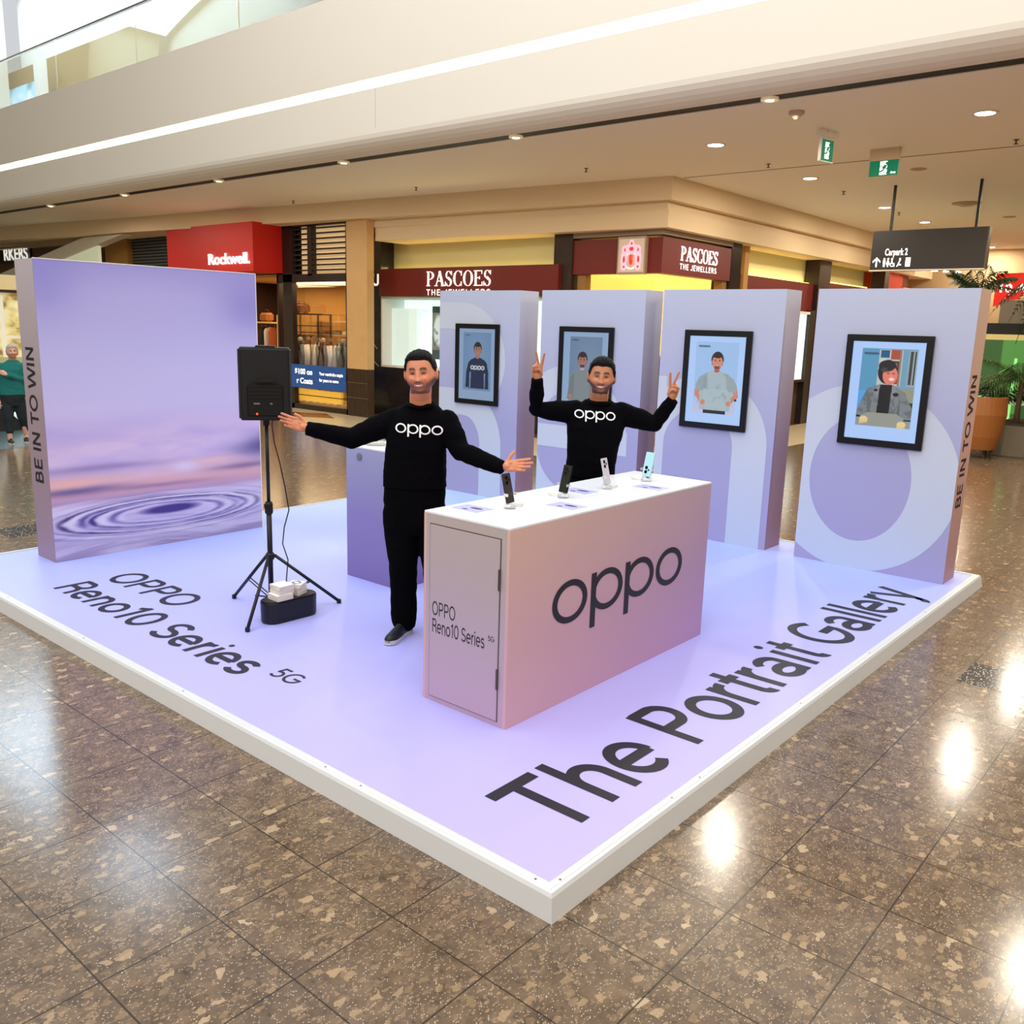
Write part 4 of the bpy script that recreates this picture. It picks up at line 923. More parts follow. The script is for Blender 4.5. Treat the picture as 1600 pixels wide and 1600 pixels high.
# potted palms, lounge seat
M_leaf = mat('palm_leaf', (36, 62, 30), .5, var=.35, vscale=3)
M_leaf2 = mat('fan_palm_leaf', (60, 92, 34), .5, var=.3, vscale=3)
def frond(mb, base, az, L_, droop, rise, nl=18, lw=.35):
    """one pinnate frond: an arching rib with leaflets on both sides"""
    b = Vector(base); h = Vector((math.cos(az), math.sin(az), 0)); sd = Vector((-h.y, h.x, 0)); P_ = []
    for k in range(nl + 1):
        s_ = k / nl; P_.append(b + h * (L_ * s_) + Vector((0, 0, rise * s_ - droop * s_ * s_)))
    for k in range(nl): 
        d = (P_[k + 1] - P_[k]).normalized(); w_ = .006
        mb.poly([P_[k] + sd * w_, P_[k + 1] + sd * w_, P_[k + 1] - sd * w_, P_[k] - sd * w_])
        if k < 2: continue
        ll = lw * math.sin(PI * min(1, (k + 1) / nl * .92 + .08)) * random.uniform(.8, 1.1)
        for s1 in (-1, 1):
            tip = P_[k] + sd * s1 * ll * .8 + d * ll * .55 + Vector((0, 0, -ll * .45)); mid = P_[k] + sd * s1 * ll * .45 + d * ll * .2 + Vector((0, 0, .01))
            mb.poly([P_[k], mid - d * .018, tip, mid + d * .018])
def palm(name, label, loc, trunk_h, n, L_, droop, rise, mleaf, lw=.35, tr=.05, pot=None):
    t = thing(name, label, 'palm', loc)
    if trunk_h > 0: MB().tube([(0, 0, 0), (.02, .01, trunk_h * .5), (0, 0, trunk_h)], [tr * 1.2, tr, tr * .9], 10).build('trunk', mat('palm_trunk', (92, 74, 50), .8, bump=.6, bscale=40), t, smooth=True)
    mb = MB()
    for k in range(n): frond(mb, (0, 0, trunk_h), k * 2.4 + random.uniform(-.3, .3), L_ * random.uniform(.8, 1.1), droop * random.uniform(.7, 1.3), rise * random.uniform(.5, 1.4), lw=lw)
    mb.build('fronds', mleaf, t); return t
palm('potted_palm', 'palm crown just above the top right corner of the nearest gallery panel', (17.1, 2.95, .4), 2.55, 16, .75, .35, .55, M_leaf, .28)
palm('potted_palm', 'tall palm with drooping fronds in front of the bright red sign', (16.9, 1.7, .4), 2.65, 13, .95, 1.1, .5, M_leaf, .30)
palm('potted_palm', 'bushy mid-height palm above the grey planter box', (17.1, 2.0, .4), .85, 22, .95, .55, .65, M_leaf2, .36)
palm('potted_palm', 'low dark leafy palm beside the tan lounge chair', (17.5, 2.5, .4), .35, 18, .85, .5, .75, M_leaf, .3)
pl = thing('planter_box', 'big square grey planter box holding the palms at the right edge', 'planter', (16.2, 1.1, FZ))
M_conc = mat('grey_concrete', (112, 104, 88), .7, var=.1)
box_obj('box', 0, 2.0, 0, 1.22, 0, .58, M_conc, pl, bevel=.02); box_obj('soil', .06, 1.94, .06, 1.16, .5, .585, mat('soil', (50, 36, 24), .9), pl)
box_obj('box', .9, 1.8, 1.24, 2.3, 0, .5, M_brown, pl, bevel=.02)
ch = thing('lounge_chair', 'tan orange tub lounge chair seen beyond the right panel', 'chair', (15.75, 2.32, FZ), rz=.5)
M_tan = mat('tan_leather', (150, 92, 42), .5)
R = []
for z, a, b in ((.16, .30, .30), (.4, .36, .36), (.8, .40, .42), (1.12, .36, .40)):
    R.append([(a * math.cos(.5 + 4.6 * k / 24), b * math.sin(.5 + 4.6 * k / 24), z - .25 * max(0, math.cos(.5 + 4.6 * k / 24) * .8)) for k in range(25)] + [((a - .05) * math.cos(.5 + 4.6 * k / 24), (b - .05) * math.sin(.5 + 4.6 * k / 24), z - .25 * max(0, math.cos(.5 + 4.6 * k / 24) * .8)) for k in range(24, -1, -1)])
MB().rings(R).build('shell_back', M_tan, ch, smooth=False)
MB().lathe((0, 0, .34), [(.30, 0), (.33, .04), (.33, .1), (.29, .14)], 24).build('seat', M_tan, ch, smooth=True)
for k in range(4): MB().tube([(.22 * math.cos(k * PI / 2 + .7), .22 * math.sin(k * PI / 2 + .7), .36), (.28 * math.cos(k * PI / 2 + .7), .28 * math.sin(k * PI / 2 + .7), 0)], .015, 8).build('leg', M_black, ch)

# -- hanging direction sign and exit signs
hs = thing('hanging_sign', 'long dark hanging direction sign on two black rods', 'sign', (14.2, 3.15, 0))
def hp(u, v, X=14.2):
    q = at(u, v, 'x', X); return q
q1 = hp(1366, 361); q2 = hp(1545, 354); q3 = hp(1537, 420); q4 = hp(1358, 421)
yL = (q1.y + q4.y) / 2 - 3.15; yR = (q2.y + q3.y) / 2 - 3.15; zT = (q1.z + q2.z) / 2; zB = (q3.z + q4.z) / 2
box_obj('panel', 0, .14, yR, yL, zB, zT, mat('sign_black', (34, 27, 24), .4), hs); box_obj('edge_trim', -.006, .146, yR - .012, yL + .012, zB - .02, zB, mat('pale_edge', (206, 196, 180), .4), hs); box_obj('edge_trim', -.004, .144, yR - .02, yR, zB, zT, bpy.data.materials[-1], hs)
for u in (1390, 1523):
    y = hp(u, 358).y - 3.15; box_obj('rod', .05, .09, y - .02, y + .02, zT, CZ, M_black, hs)
sgy = lambda u: hp(u, 405).y - 3.15
font_obj('lettering', 'Carpark 2', M_letter, hs, (-.003, sgy(1382), zB + .245), (0, -1, 0), (0, 0, 1), .11, width=sgy(1382) - sgy(1417), bold=.02, depth=.001)
# arrow and small pictograms: two people, wheelchair, baby change, lift
mb = MB(); ya = sgy(1370); z0 = zB + .05
mb.box(-.004, -.001, ya - .012, ya + .012, z0, z0 + .15)
for s_ in (-1, 1): mb.prism([(-.004, ya, z0 + .165), (-.004, ya, z0 + .135), (-.004, ya + s_ * .065, z0 + .07), (-.004, ya + s_ * .065, z0 + .1)], (.003, 0, 0))
mb.build('arrow', M_letter, hs)
def picto(u, kind):
    y = sgy(u); mb = MB(); X0, X1 = -.004, -.001
    def disc(cy, cz, r): mb.prism([(X0, y + cy + r * math.cos(2 * PI * k / 14), z0 + cz + r * math.sin(2 * PI * k / 14)) for k in range(14)], (.003, 0, 0))
    if kind == 'man': disc(0, .135, .016); mb.box(X0, X1, y - .02, y + .02, z0 + .06, z0 + .115).box(X0, X1, y - .016, y - .003, z0, z0 + .06).box(X0, X1, y + .003, y + .016, z0, z0 + .06)
    if kind == 'woman': disc(0, .135, .016); mb.prism([(X0, y - .01, z0 + .115), (X0, y + .01, z0 + .115), (X0, y + .034, z0 + .04), (X0, y - .034, z0 + .04)], (.003, 0, 0)); mb.box(X0, X1, y - .012, y + .012, z0, z0 + .04)
    if kind == 'chair': disc(.01, .135, .015); mb.box(X0, X1, y, y + .02, z0 + .05, z0 + .115).box(X0, X1, y - .03, y + .02, z0 + .045, z0 + .062).box(X0, X1, y - .04, y - .026, z0, z0 + .06); ring = [(y + .005 + r * math.cos(2 * PI * k / 16), z0 + .035 + r * math.sin(2 * PI * k / 16)) for r in (.036, .024) for k in range(16)]; [mb.poly([(X0, *ring[k]), (X0, *ring[(k + 1) % 16]), (X0, *ring[16 + (k + 1) % 16]), (X0, *ring[16 + k])]) for k in range(16)]
    if kind == 'baby': disc(-.015, .13, .016); mb.prism([(X0, y + .035, z0), (X0, y + .02, z0), (X0, y - .03, z0 + .11), (X0, y - .01, z0 + .115)], (.003, 0, 0)); mb.box(X0, X1, y - .04, y + .01, z0 + .02, z0 + .045)
    if kind == 'lift': mb.box(X0, X1, y - .04, y + .04, z0, z0 + .15); 
    mb.build('pictogram', M_letter, hs)
for u, k in ((1382, 'man'), (1388, 'woman'), (1395, 'chair'), (1405, 'baby'), (1419, 'lift')): picto(u, k)
M_exit = mat('exit_green', (0, 116, 84), .4, emit=(0, 120, 86), estr=.5)
def running_man(mb, T_, s_=1.0):
    f = lambda pts: mb.poly([T_(a * s_, b * s_) for a, b in pts])
    f([(.03, .16), (.05, .19), (.08, .19), (.10, .16), (.08, .135), (.05, .135)])
    f([(-.03, .08), (.02, .135), (.07, .12), (.03, .05), (.0, .04)])
    f([(.05, .125), (.11, .09), (.12, .10), (.07, .135)]); f([(-.02, .125), (-.09, .10), (-.09, .085), (-.01, .11)])
    f([(.0, .05), (-.06, .01), (-.12, .03), (-.12, .01), (-.05, -.02), (.03, .03)]); f([(.03, .06), (.09, .02), (.05, -.05), (.07, -.05), (.12, .02), (.06, .07)])
ex = thing('exit_sign', 'green exit sign with running figure, facing the camera under a ceiling box', 'exit sign', (11.0, 2.93, 4.24))
box_obj('housing', 0, .09, -.2, .2, .2, .36, mat('sign_housing', (212, 190, 156), .5), ex); box_obj('panel', .02, .06, -.195, .195, 0, .2, M_exit, ex)
mb = MB(); mb.box(.0185, .0195, -.05, .05, .01, .19); mb.build('door_mark', M_letter, ex)
mb = MB(); running_man(mb, lambda a, b: (.017, -a * .7, .055 + b * .65)); mb.build('running_figure', M_exit, ex)
mb = MB(); stroke_text(mb, 'I', (.0185, -.11, .02), (0, -1, 0), (0, 0, 1), .04, .2); mb.box(.0185, .0195, -.17, -.1, .02, .04); mb.build('arrow', M_letter, ex)
e1 = at(1296, 225, 'z', 4.36)
ex2 = thing('exit_sign', 'small green exit sign turned sideways with white edge, left of the other exit sign', 'exit sign', (9.5, 3.15, 4.22), rz=-.22)
box_obj('panel', -.13, .13, -.012, .0, 0, .26, M_exit, ex2); box_obj('edge', -.142, -.13, -.02, .02, -.012, .27, M_white, ex2); box_obj('edge', -.142, .135, -.02, .02, -.012, .0, M_white, ex2)
mb = MB(); mb.box(-.045, .045, -.0145, -.0135, .03, .23); mb.build('door_mark', M_letter, ex2); mb = MB(); running_man(mb, lambda a, b: (a * .6, -.016, .09 + b * .7)); mb.build('running_figure', M_exit, ex2)
box_obj('bracket', -.2, .2, -.03, .03, .30, .34, M_white, ex2); MB().tube([(0, 0, .26), (0, 0, .38)], .012, 8).build('stem', M_white, ex2)

# -- upper floor behind the glass balustrade (top left)
struct(box_obj('floor_upper', FX + .2, 34, -9, 40, 6.7, 6.88, M_beige))
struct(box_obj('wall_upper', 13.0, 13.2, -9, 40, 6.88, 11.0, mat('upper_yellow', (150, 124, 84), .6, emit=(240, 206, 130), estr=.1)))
struct(box_obj('ceiling_upper', FX + .2, 13.2, -9, 19.5, 10.8, 11.0, M_ceil))
struct(box_obj('wall_clerestory', 13.0, 13.2, 19, 36, 11.0, 13.8, M_white))
struct(box_obj('roof', 7.5, 13.2, 19.5, 36, 13.6, 13.8, M_white))
gb = thing('glass_balustrade', 'clear glass balustrade along the upper floor edge', 'balustrade', (FX - .2, 0, 6.88))
M_bal = mat('balustrade_glass', (215, 240, 235), .03, trans=1.0, ior=1.1, alpha=.35)
for k in range(12):
    y = -8.6 + k * 3.6
    box_obj('glass_pane', 0, .015, y, y + 3.56, .03, 1.1, M_bal, gb)
box_obj('top_rail', -.02, .035, -9, 38, 1.1, 1.14, M_chrome, gb); box_obj('shoe', -.02, .035, -9, 38, 0, .05, M_white, gb)
us = thing('storefront', 'pale blue upper floor shop window with white garment, top left corner', 'storefront', (12.6, 33.3, 6.9))
Pu = Paint(90, 60, (150, 196, 226)); nz = vnoise(Pu.U, Pu.V, 10, 5, 8); Pu.mix((nz - .5) * 5, (200, 226, 240)); Pu.mix((.42 - nz) * 5, (90, 140, 150)); Pu.ell(.78, .55, .1, .5, (236, 234, 240), .4); Pu.ell(.7, .25, .03, .06, (30, 34, 50), .3)
Pu.obj('lit_window', attrmat('upper_window_picture', .4, .7), us, (0, 5.5, 3.3), (0, -5.5, 0), (0, 0, -3.3))
tag(box_obj('upper_post', 12.3, 12.6, 32.9, 33.3, 6.88, 10.8, M_white), 'white post beside the pale blue upper shop window', 'post')

# -- rest of the hall, closing the view
struct(box_obj('wall_north', -9, 12.5, 36.0, 36.3, FZ, 13.5, mat('hall_cream', (206, 196, 176), .7)))
struct(box_obj('wall_west', -9.3, -9.0, -9, 36, FZ, 13.5, mat('hall_west', (190, 176, 150), .7)))
struct(box_obj('wall_south', -9, 34, -9.3, -9.0, FZ, 13.5, mat('hall_south', (186, 166, 136), .7)))
# ================================================================ people
from mathutils.bvhtree import BVHTree
def remeshed(mb, voxel, it=3, fac=.5):
    """one continuous surface grown over the overlapping limbs"""
    me = bpy.data.meshes.new('t'); bmesh.ops.recalc_face_normals(mb.bm, faces=mb.bm.faces); mb.bm.to_mesh(me); mb.bm.free()
    o = bpy.data.objects.new('t', me); COL.objects.link(o)
    r = o.modifiers.new('r', 'REMESH'); r.mode = 'VOXEL'; r.voxel_size = voxel; r.use_smooth_shade = True
    if it: s = o.modifiers.new('s', 'SMOOTH'); s.factor = fac; s.iterations = it
    dg = bpy.context.evaluated_depsgraph_get(); dg.update()
    out = bpy.data.meshes.new_from_object(o.evaluated_get(dg))
    bpy.data.objects.remove(o); bpy.data.meshes.remove(me)
    return out
def coords(me):
    a = np.empty(len(me.vertices) * 3); me.vertices.foreach_get('co', a); return a.reshape(-1, 3)
def setco(me, a): me.vertices.foreach_set('co', a.ravel()); me.update()
def limb(mb, pts, rs, n=18):
    mb.tube(pts, list(rs), n)
    for p, r in zip(pts, rs): mb.ball(p, r, 2)
G = lambda v, c, s_: np.exp(-((v - c) / s_) ** 2)
def head_surface(D, full=True):
    """unit directions -> head-local points (metres; face towards -y, z = 0 at the eyes)"""
    x, y, z = D[:, 0], D[:, 1], D[:, 2]
    c = .113 + .001 * np.tanh(z / .2); b = np.where(y < 0, .090, .100); p_ = 2.25 + .12 * np.tanh(z / .3)
    r = 1 / (np.abs(x / .080) ** p_ + np.abs(y / b) ** p_ + np.abs(z / c) ** p_) ** (1 / p_)
    P = D * r[:, None]; x, y, z = P[:, 0].copy(), P[:, 1].copy(), P[:, 2].copy()
    t = np.clip((-.012 - z) / .105, 0, 1)
    x = x * (1 - .32 * t ** 1.5) * (1 + .10 * G(z, -.05, .03)); y = np.where(y > 0, y * (1 - .50 * t), y * (1 + .10 * t))
    x = x * (1 - .06 * G(z, .03, .03) * (y < -.02))
    f = np.clip(-y / .04, 0, 1)
    fl = np.where(y < 0, .012 * G(x, 0, .045) * G(z, .01, .07), 0); y = y + fl * .3
    if full:
        e = .0305
        amp = np.interp(z, [-.048, -.040, -.034, -.012, .008, .02], [0, .015, .0235, .015, .007, 0])
        d = -amp * G(x, 0, .0115 + .003 * (z < -.02))
        d += -.008 * (G(x, .013, .0065) + G(x, -.013, .0065)) * G(z, -.0355, .0075)
        d += -.0045 * G(z, .024, .009) * (G(x, e, .02) + G(x, -e, .02))
        d += .0115 * (G(x, e, .0165) + G(x, -e, .0165)) * G(z, .002, .012)
        d += -.0055 * (G(x, e, .0115) + G(x, -e, .0115)) * G(z, .001, .0065)
        d += -.007 * (G(x, .042, .018) + G(x, -.042, .018)) * G(z, -.030, .017)
        d += .003 * (G(x, .030, .006) + G(x, -.030, .006)) * G(z, -.052, .014)
        d += -.0055 * G(x, 0, .030) * (G(z, -.0510, .0055) + 1.1 * G(z, -.0690, .006)) + .0035 * G(x, 0, .028) * G(z, -.060, .0045)
        d += -.007 * G(x, 0, .022) * G(z, -.098, .014) + .004 * G(x, 0, .02) * G(z, -.084, .006)
        y = y + d * f
    return np.stack([x, y, z], 1)
def sphere_dirs(nu, nv):
    th = np.linspace(1e-3, PI - 1e-3, nv); ph = np.linspace(0, 2 * PI, nu, endpoint=False)
    T, Ph = np.meshgrid(th, ph, indexing='ij')
    return np.stack([np.sin(T) * np.sin(Ph), -np.sin(T) * np.cos(Ph), np.cos(T)], -1).reshape(-1, 3)
def add_grid(mb, P, nu, nv):
    vs = [mb.bm.verts.new(p) for p in P.tolist()]
    for j in range(nv - 1):
        for i in range(nu): mb.bm.faces.new([vs[j * nu + i], vs[j * nu + (i + 1) % nu], vs[(j + 1) * nu + (i + 1) % nu], vs[(j + 1) * nu + i]])
    mb.bm.faces.new(vs[:nu][::-1]); mb.bm.faces.new(vs[-nu:])
def xf(M, P): return (np.array(M)[:3, :3] @ P.T).T + np.array(M)[:3, 3]
def add_head(mb, M):
    D = sphere_dirs(150, 130); add_grid(mb, xf(M, head_surface(D)), 150, 130)
    R3 = M.to_3x3()
    for s_ in (-1, 1):
        E = Matrix.Rotation(.35 * s_, 3, 'Z')
        mb.ball(M @ Vector((.0845 * s_, .008, -.010)), 1, 3, (.010, .019, .031), R3 @ E)
        mb.ball(M @ Vector((.0815 * s_, .002, -.033)), 1, 2, (.008, .011, .012), R3)
def hand(mb, W, F, T, pose, sc=1.1, N=None):
    """palm plus five separate fingers; W wrist, F finger direction, T towards the thumb side"""
    W = Vector(W); F = Vector(F).normalized(); T = Vector(T); T = (T - F * T.dot(F)).normalized(); Nn = F.cross(T)
    if Nn.dot(Vector(N)) < 0: Nn = -Nn
    P = lambda f, t, n: W + (F * f + T * t + Nn * n) * sc
    R3 = Matrix((T, Nn, F)).transposed()
    mb.ball(P(.048, .0, 0), 1, 3, (.039 * sc, .0145 * sc, .054 * sc), R3)
    mb.ball(P(.030, .018, .007), 1, 3, (.019 * sc, .013 * sc, .032 * sc), R3)
    mb.ball(P(.035, -.02, .004), 1, 3, (.017 * sc, .012 * sc, .036 * sc), R3)
    limb(mb, [P(-.07, 0, 0), P(-.02, 0, 0), P(.02, 0, 0)], [.030 * sc, .0255 * sc, .027 * sc])
    base = [.0285, .0095, -.0095, -.0275]; L_ = [(.042, .025, .021), (.046, .029, .022), (.043, .027, .021), (.034, .020, .018)]
    for i in range(4):
        sp_, curl = pose[i]
        d0 = Matrix.Rotation(math.radians(sp_), 3, Nn) @ F if Nn.cross(F).dot(T) > 0 else Matrix.Rotation(-math.radians(sp_), 3, Nn) @ F
        ax = d0.cross(Nn)
        p = P(.088 - .006 * abs(i - 1.2), base[i], 0); a = 0; pts = [P(.05, base[i] * .9, 0), p]
        for k in range(3):
            a += math.radians(curl[k]); dd = Matrix.Rotation(a, 3, ax) @ d0; p = p + dd * L_[i][k] * sc; pts.append(p)
        r = (.0092, .0085, .0088, .0078)[i] * sc
        limb(mb, pts, [r * 1.1, r * 1.08, r, r * .93, r * .82], 12)
    tp = pose[4]; p = P(.026, .028, .006); pts = [P(.008, .012, .0), p]
    for k in range(2):
        v = tp[k]; p = p + (F * v[0] + T * v[1] + Nn * v[2]).normalized() * (.040, .030)[k] * sc; pts.append(p)
    limb(mb, pts, [.014 * sc, .0125 * sc, .0105 * sc, .0088 * sc], 12)
OPEN = [(3, (8, 12, 8)), (0, (16, 16, 10)), (-1, (24, 20, 12)), (-3, (32, 24, 14)), ((.75, .55, .25), (.95, .15, .2))]
OPEN2 = [(5, (6, 10, 8)), (1, (8, 12, 8)), (-2, (14, 14, 10)), (-6, (22, 18, 12)), ((.5, .85, .1), (.7, .7, .05))]
VICT = [(13, (2, 3, 3)), (-11, (2, 3, 3)), (-2, (88, 95, 50)), (-4, (88, 95, 50)), ((.75, -.25, .55), (.35, -.85, .3))]
REST = [(3, (18, 20, 14)), (1, (22, 22, 14)), (-1, (26, 24, 14)), (-4, (30, 26, 14)), ((.9, .4, .2), (.95, .1, .2))]
def ellring(c, a, b, n=36, tilt=0, pw=2.5):
    out = []
    for k in range(n):
        t = 2 * PI * k / n; cx, sy = math.cos(t), math.sin(t)
        out.append((c[0] + a * math.copysign(abs(cx) ** (2 / pw), cx), c[1] + b * math.copysign(abs(sy) ** (2 / pw), sy), c[2] + tilt * cx * a))
    return out
M_skin = attrmat('skin', .48, sss=.12)
M_hair = mat('hair_black', (9, 7, 8), .55, bump=.9, bscale=160, spec=.25)
M_sweat = mat('black_sweater', lin=(.0016, .0015, .0026), rough=.95, bump=.25, bscale=260, spec=.08)
M_trous = mat('black_trousers', lin=(.0014, .0013, .0018), rough=.95, bump=.2, bscale=200, spec=.08)
M_logo = emat('white_print', (238, 236, 240), .12)
def colour_body(me, M, skin, beard, brow, pal):
    co = coords(me); n = len(co); C = np.empty((n, 3)); C[:] = skin
    Mi = np.array(M.inverted()); L = xf(Mi, co); x, y, z = L[:, 0], L[:, 1], L[:, 2]
    inh = (z > -.14) & (z < .14) & (np.abs(x) < .12) & (np.abs(y) < .13); fr = inh & (y < -.025)
    ax = np.abs(x)
    def mix(m, c):
        nonlocal C
        m = np.clip(m, 0, 1)[:, None]; C = C * (1 - m) + np.array(c, float) * m
    nz_ = np.array([mnoise.noise(Vector((a * 90, b * 90, c * 90))) for a, b, c in L]) if pal['fine'] else np.zeros(n)
    mix(inh * .5 * G(ax, .045, .022) * G(z, -.028, .02) * fr, pal['cheek'])
    mix(fr * .35 * G(x, 0, .02) * G(z, -.034, .014), pal['cheek'])
    mix(.15 * nz_ * inh, (150, 92, 70))
    # beard: jaw line, chin, moustache
    jaw = np.clip((-.052 - z + .03 * np.clip((ax - .03) / .04, 0, 1)) / .018, 0, 1) * (y < .02) * inh * (z > -.112)
    mous = G(z, -.0485, .0045) * np.clip((.034 - ax) / .008, 0, 1) * fr; gap = np.clip(1 - G(x, 0, .03) * G(z, -.080, .012), 0, 1)
    side = np.clip((ax - .060) / .01, 0, 1) * np.clip((-.012 - z) / .02, 0, 1) * (z > -.09) * np.clip((.01 - y) / .015, 0, 1) * np.clip((y + .055) / .02, 0, 1) * inh * np.clip(1 - np.clip((ax - .084) / .002, 0, 1), 0, 1)
    mix(np.clip((jaw * gap + side * .7 + mous * .9) * beard * (.85 + .22 * nz_), 0, .85), (48, 32, 26))
    mix(np.clip(G(x, 0, .012) * G(z, -.0815, .003) * fr * beard * .9, 0, 1), (60, 40, 32))
    # mouth: open smile
    cz = -.0620 + 9 * x * x; mw = np.clip((.0335 - ax) / .004, 0, 1) * fr; op = .0058 * np.clip(1 - (ax / .031) ** 2, 0, 1)
    mix(mw * np.clip((op + .0052 - np.abs(z - cz)) / .0015, 0, 1), pal['lip'])
    mix(mw * np.clip((op + .0008 - np.abs(z - cz)) / .001, 0, 1), (128, 56, 50))
    mix(fr * np.clip((op * .8 - np.abs(z - cz - .0008)) / .001, 0, 1) * np.clip((.026 - ax) / .003, 0, 1), (236, 222, 208))
    mix(.5 * fr * G(ax, .036 + (-.034 - z) * .25, .0035) * G(z, -.046, .013), (126, 70, 52))  # smile creases darkened with painted shade
    # nostrils, brows, eyes; shade beside the nose painted into the skin
    mix(.9 * fr * G(ax, .0078, .0042) * G(z, -.0430, .0034), (76, 32, 24)); mix(.45 * fr * G(ax, .019, .004) * G(z, -.036, .008), (140, 78, 58))
    bz = .0255 + .004 * np.sin(np.clip((ax - .012) / .036, 0, 1) * PI) ; mix(brow * fr * np.clip((ax - .011) / .004, 0, 1) * np.clip((.050 - ax) / .006, 0, 1) * G(z, bz, .0046) ** .7, (30, 20, 18))
    ez = .0012 + .0018 * np.cos((ax - .0305) / .013 * PI / 2)
    mix(.55 * fr * G(ax, .0305, .017) * G(z, .004, .009), (150, 92, 74))
    em = np.clip((.0135 - np.abs(ax - .0305)) / .002, 0, 1) * fr
    mix(em * (np.abs(z - ez) < .0042), (40, 24, 20)); mix(.8 * em * (np.abs(z - ez + .0004) < .0014), (150, 130, 124)); mix(fr * (np.abs(ax - .0305) < .0048) * (np.abs(z - ez) < .0028), (20, 12, 12))
    mix(.4 * fr * em * G(z, -.0075, .002), (150, 90, 70))
    C = np.clip(C, 0, 255) / 255; C = np.where(C <= .04045, C / 12.92, ((C + .055) / 1.055) ** 2.4)
    a = me.color_attributes.new('Col', 'FLOAT_COLOR', 'POINT'); a.data.foreach_set('color', np.concatenate([C, np.ones((n, 1))], 1).ravel())
def hair_mesh(M, style, seed=0):
    nu, nv = 200, 150; D = sphere_dirs(nu, nv); P = head_surface(D, False); x, y, z = P.T
    az = np.degrees(np.arctan2(np.abs(x), -y))
    hl = np.interp(az, style['az'], style['z'])
    m = np.clip((z - hl) / .016, 0, 1); m = m * m * (3 - 2 * m)
    th = np.interp(z, [-.1, 0, .06, .12], style['th']) + style['quiff'] * np.exp(-((az - 10) / 50) ** 2) * G(z, .085, .035)
    a2 = np.arctan2(x, -y)
    st = np.array([mnoise.noise(Vector((p[0] * 120 + seed, p[1] * 14 + p[2] * 20, p[2] * 30))) for p in P])
    off = -.010 + m * (.010 + th + .0050 * st + .0012 * np.sin(x * 900 + 9 * st))
    Q = P + (P / np.linalg.norm(P, axis=1)[:, None]) * off[:, None]
    mb = MB(); add_grid(mb, xf(M, Q), nu, nv); return mb
def shoe(root, heel, toe, sole_c, upper_c, zb=0.0):
    h = Vector(heel); t_ = Vector(toe); d = (t_ - h); L_ = d.length; d.normalize(); s_ = Vector((-d.y, d.x, 0)); R = []; S = []
    for k in range(13):
        u = k / 12; w_ = .040 * (1 - .25 * math.exp(-((u - .35) / .16) ** 2)) * (1 - .55 * max(0, (u - .82) / .18) ** 2) * (1 - .35 * max(0, (.1 - u) / .1) ** 2) * 1.1
        top = np.interp(u, [0, .25, .45, .7, .9, 1], [.085, .095, .082, .062, .045, .030]); c = h + d * (L_ * u)
        R.append([c + s_ * (w_ * math.cos(a)) + Vector((0, 0, .022 + max(0, math.sin(a)) * top * .9 + min(0, math.sin(a)) * .004)) for a in [2 * PI * j / 20 for j in range(20)]])
        S.append([c + s_ * (w_ * 1.06 * math.cos(a)) + Vector((0, 0, (.028 if math.sin(a) > 0 else .0) + (.010 * max(0, u - .75) * 2))) for a in [2 * PI * j / 20 + .0001 for j in range(20)]])
    up = MB().rings(R).build('shoe', mat('shoe_upper', upper_c, .5), root, smooth=True)
    for v in up.data.vertices: v.co.z += zb
    so = MB().rings(S).build('sole', mat('shoe_sole', sole_c, .6), up, smooth=False, bevel=.003)
    for v in so.data.vertices: v.co.z += zb
    mb = MB()
    for k in range(4):
        c = h + d * (L_ * (.48 + .07 * k)); zz = .022 + np.interp(.48 + .07 * k, [.25, .45, .7, .9], [.095, .082, .062, .045]) * .9 + .002 + zb
        mb.tube([c + s_ * .016 + Vector((0, 0, zz - .005)), c + Vector((0, 0, zz)), c - s_ * .016 + Vector((0, 0, zz - .005))], .0025, 6)
    mb.build('laces', mat('lace', (60, 60, 66), .8), up)
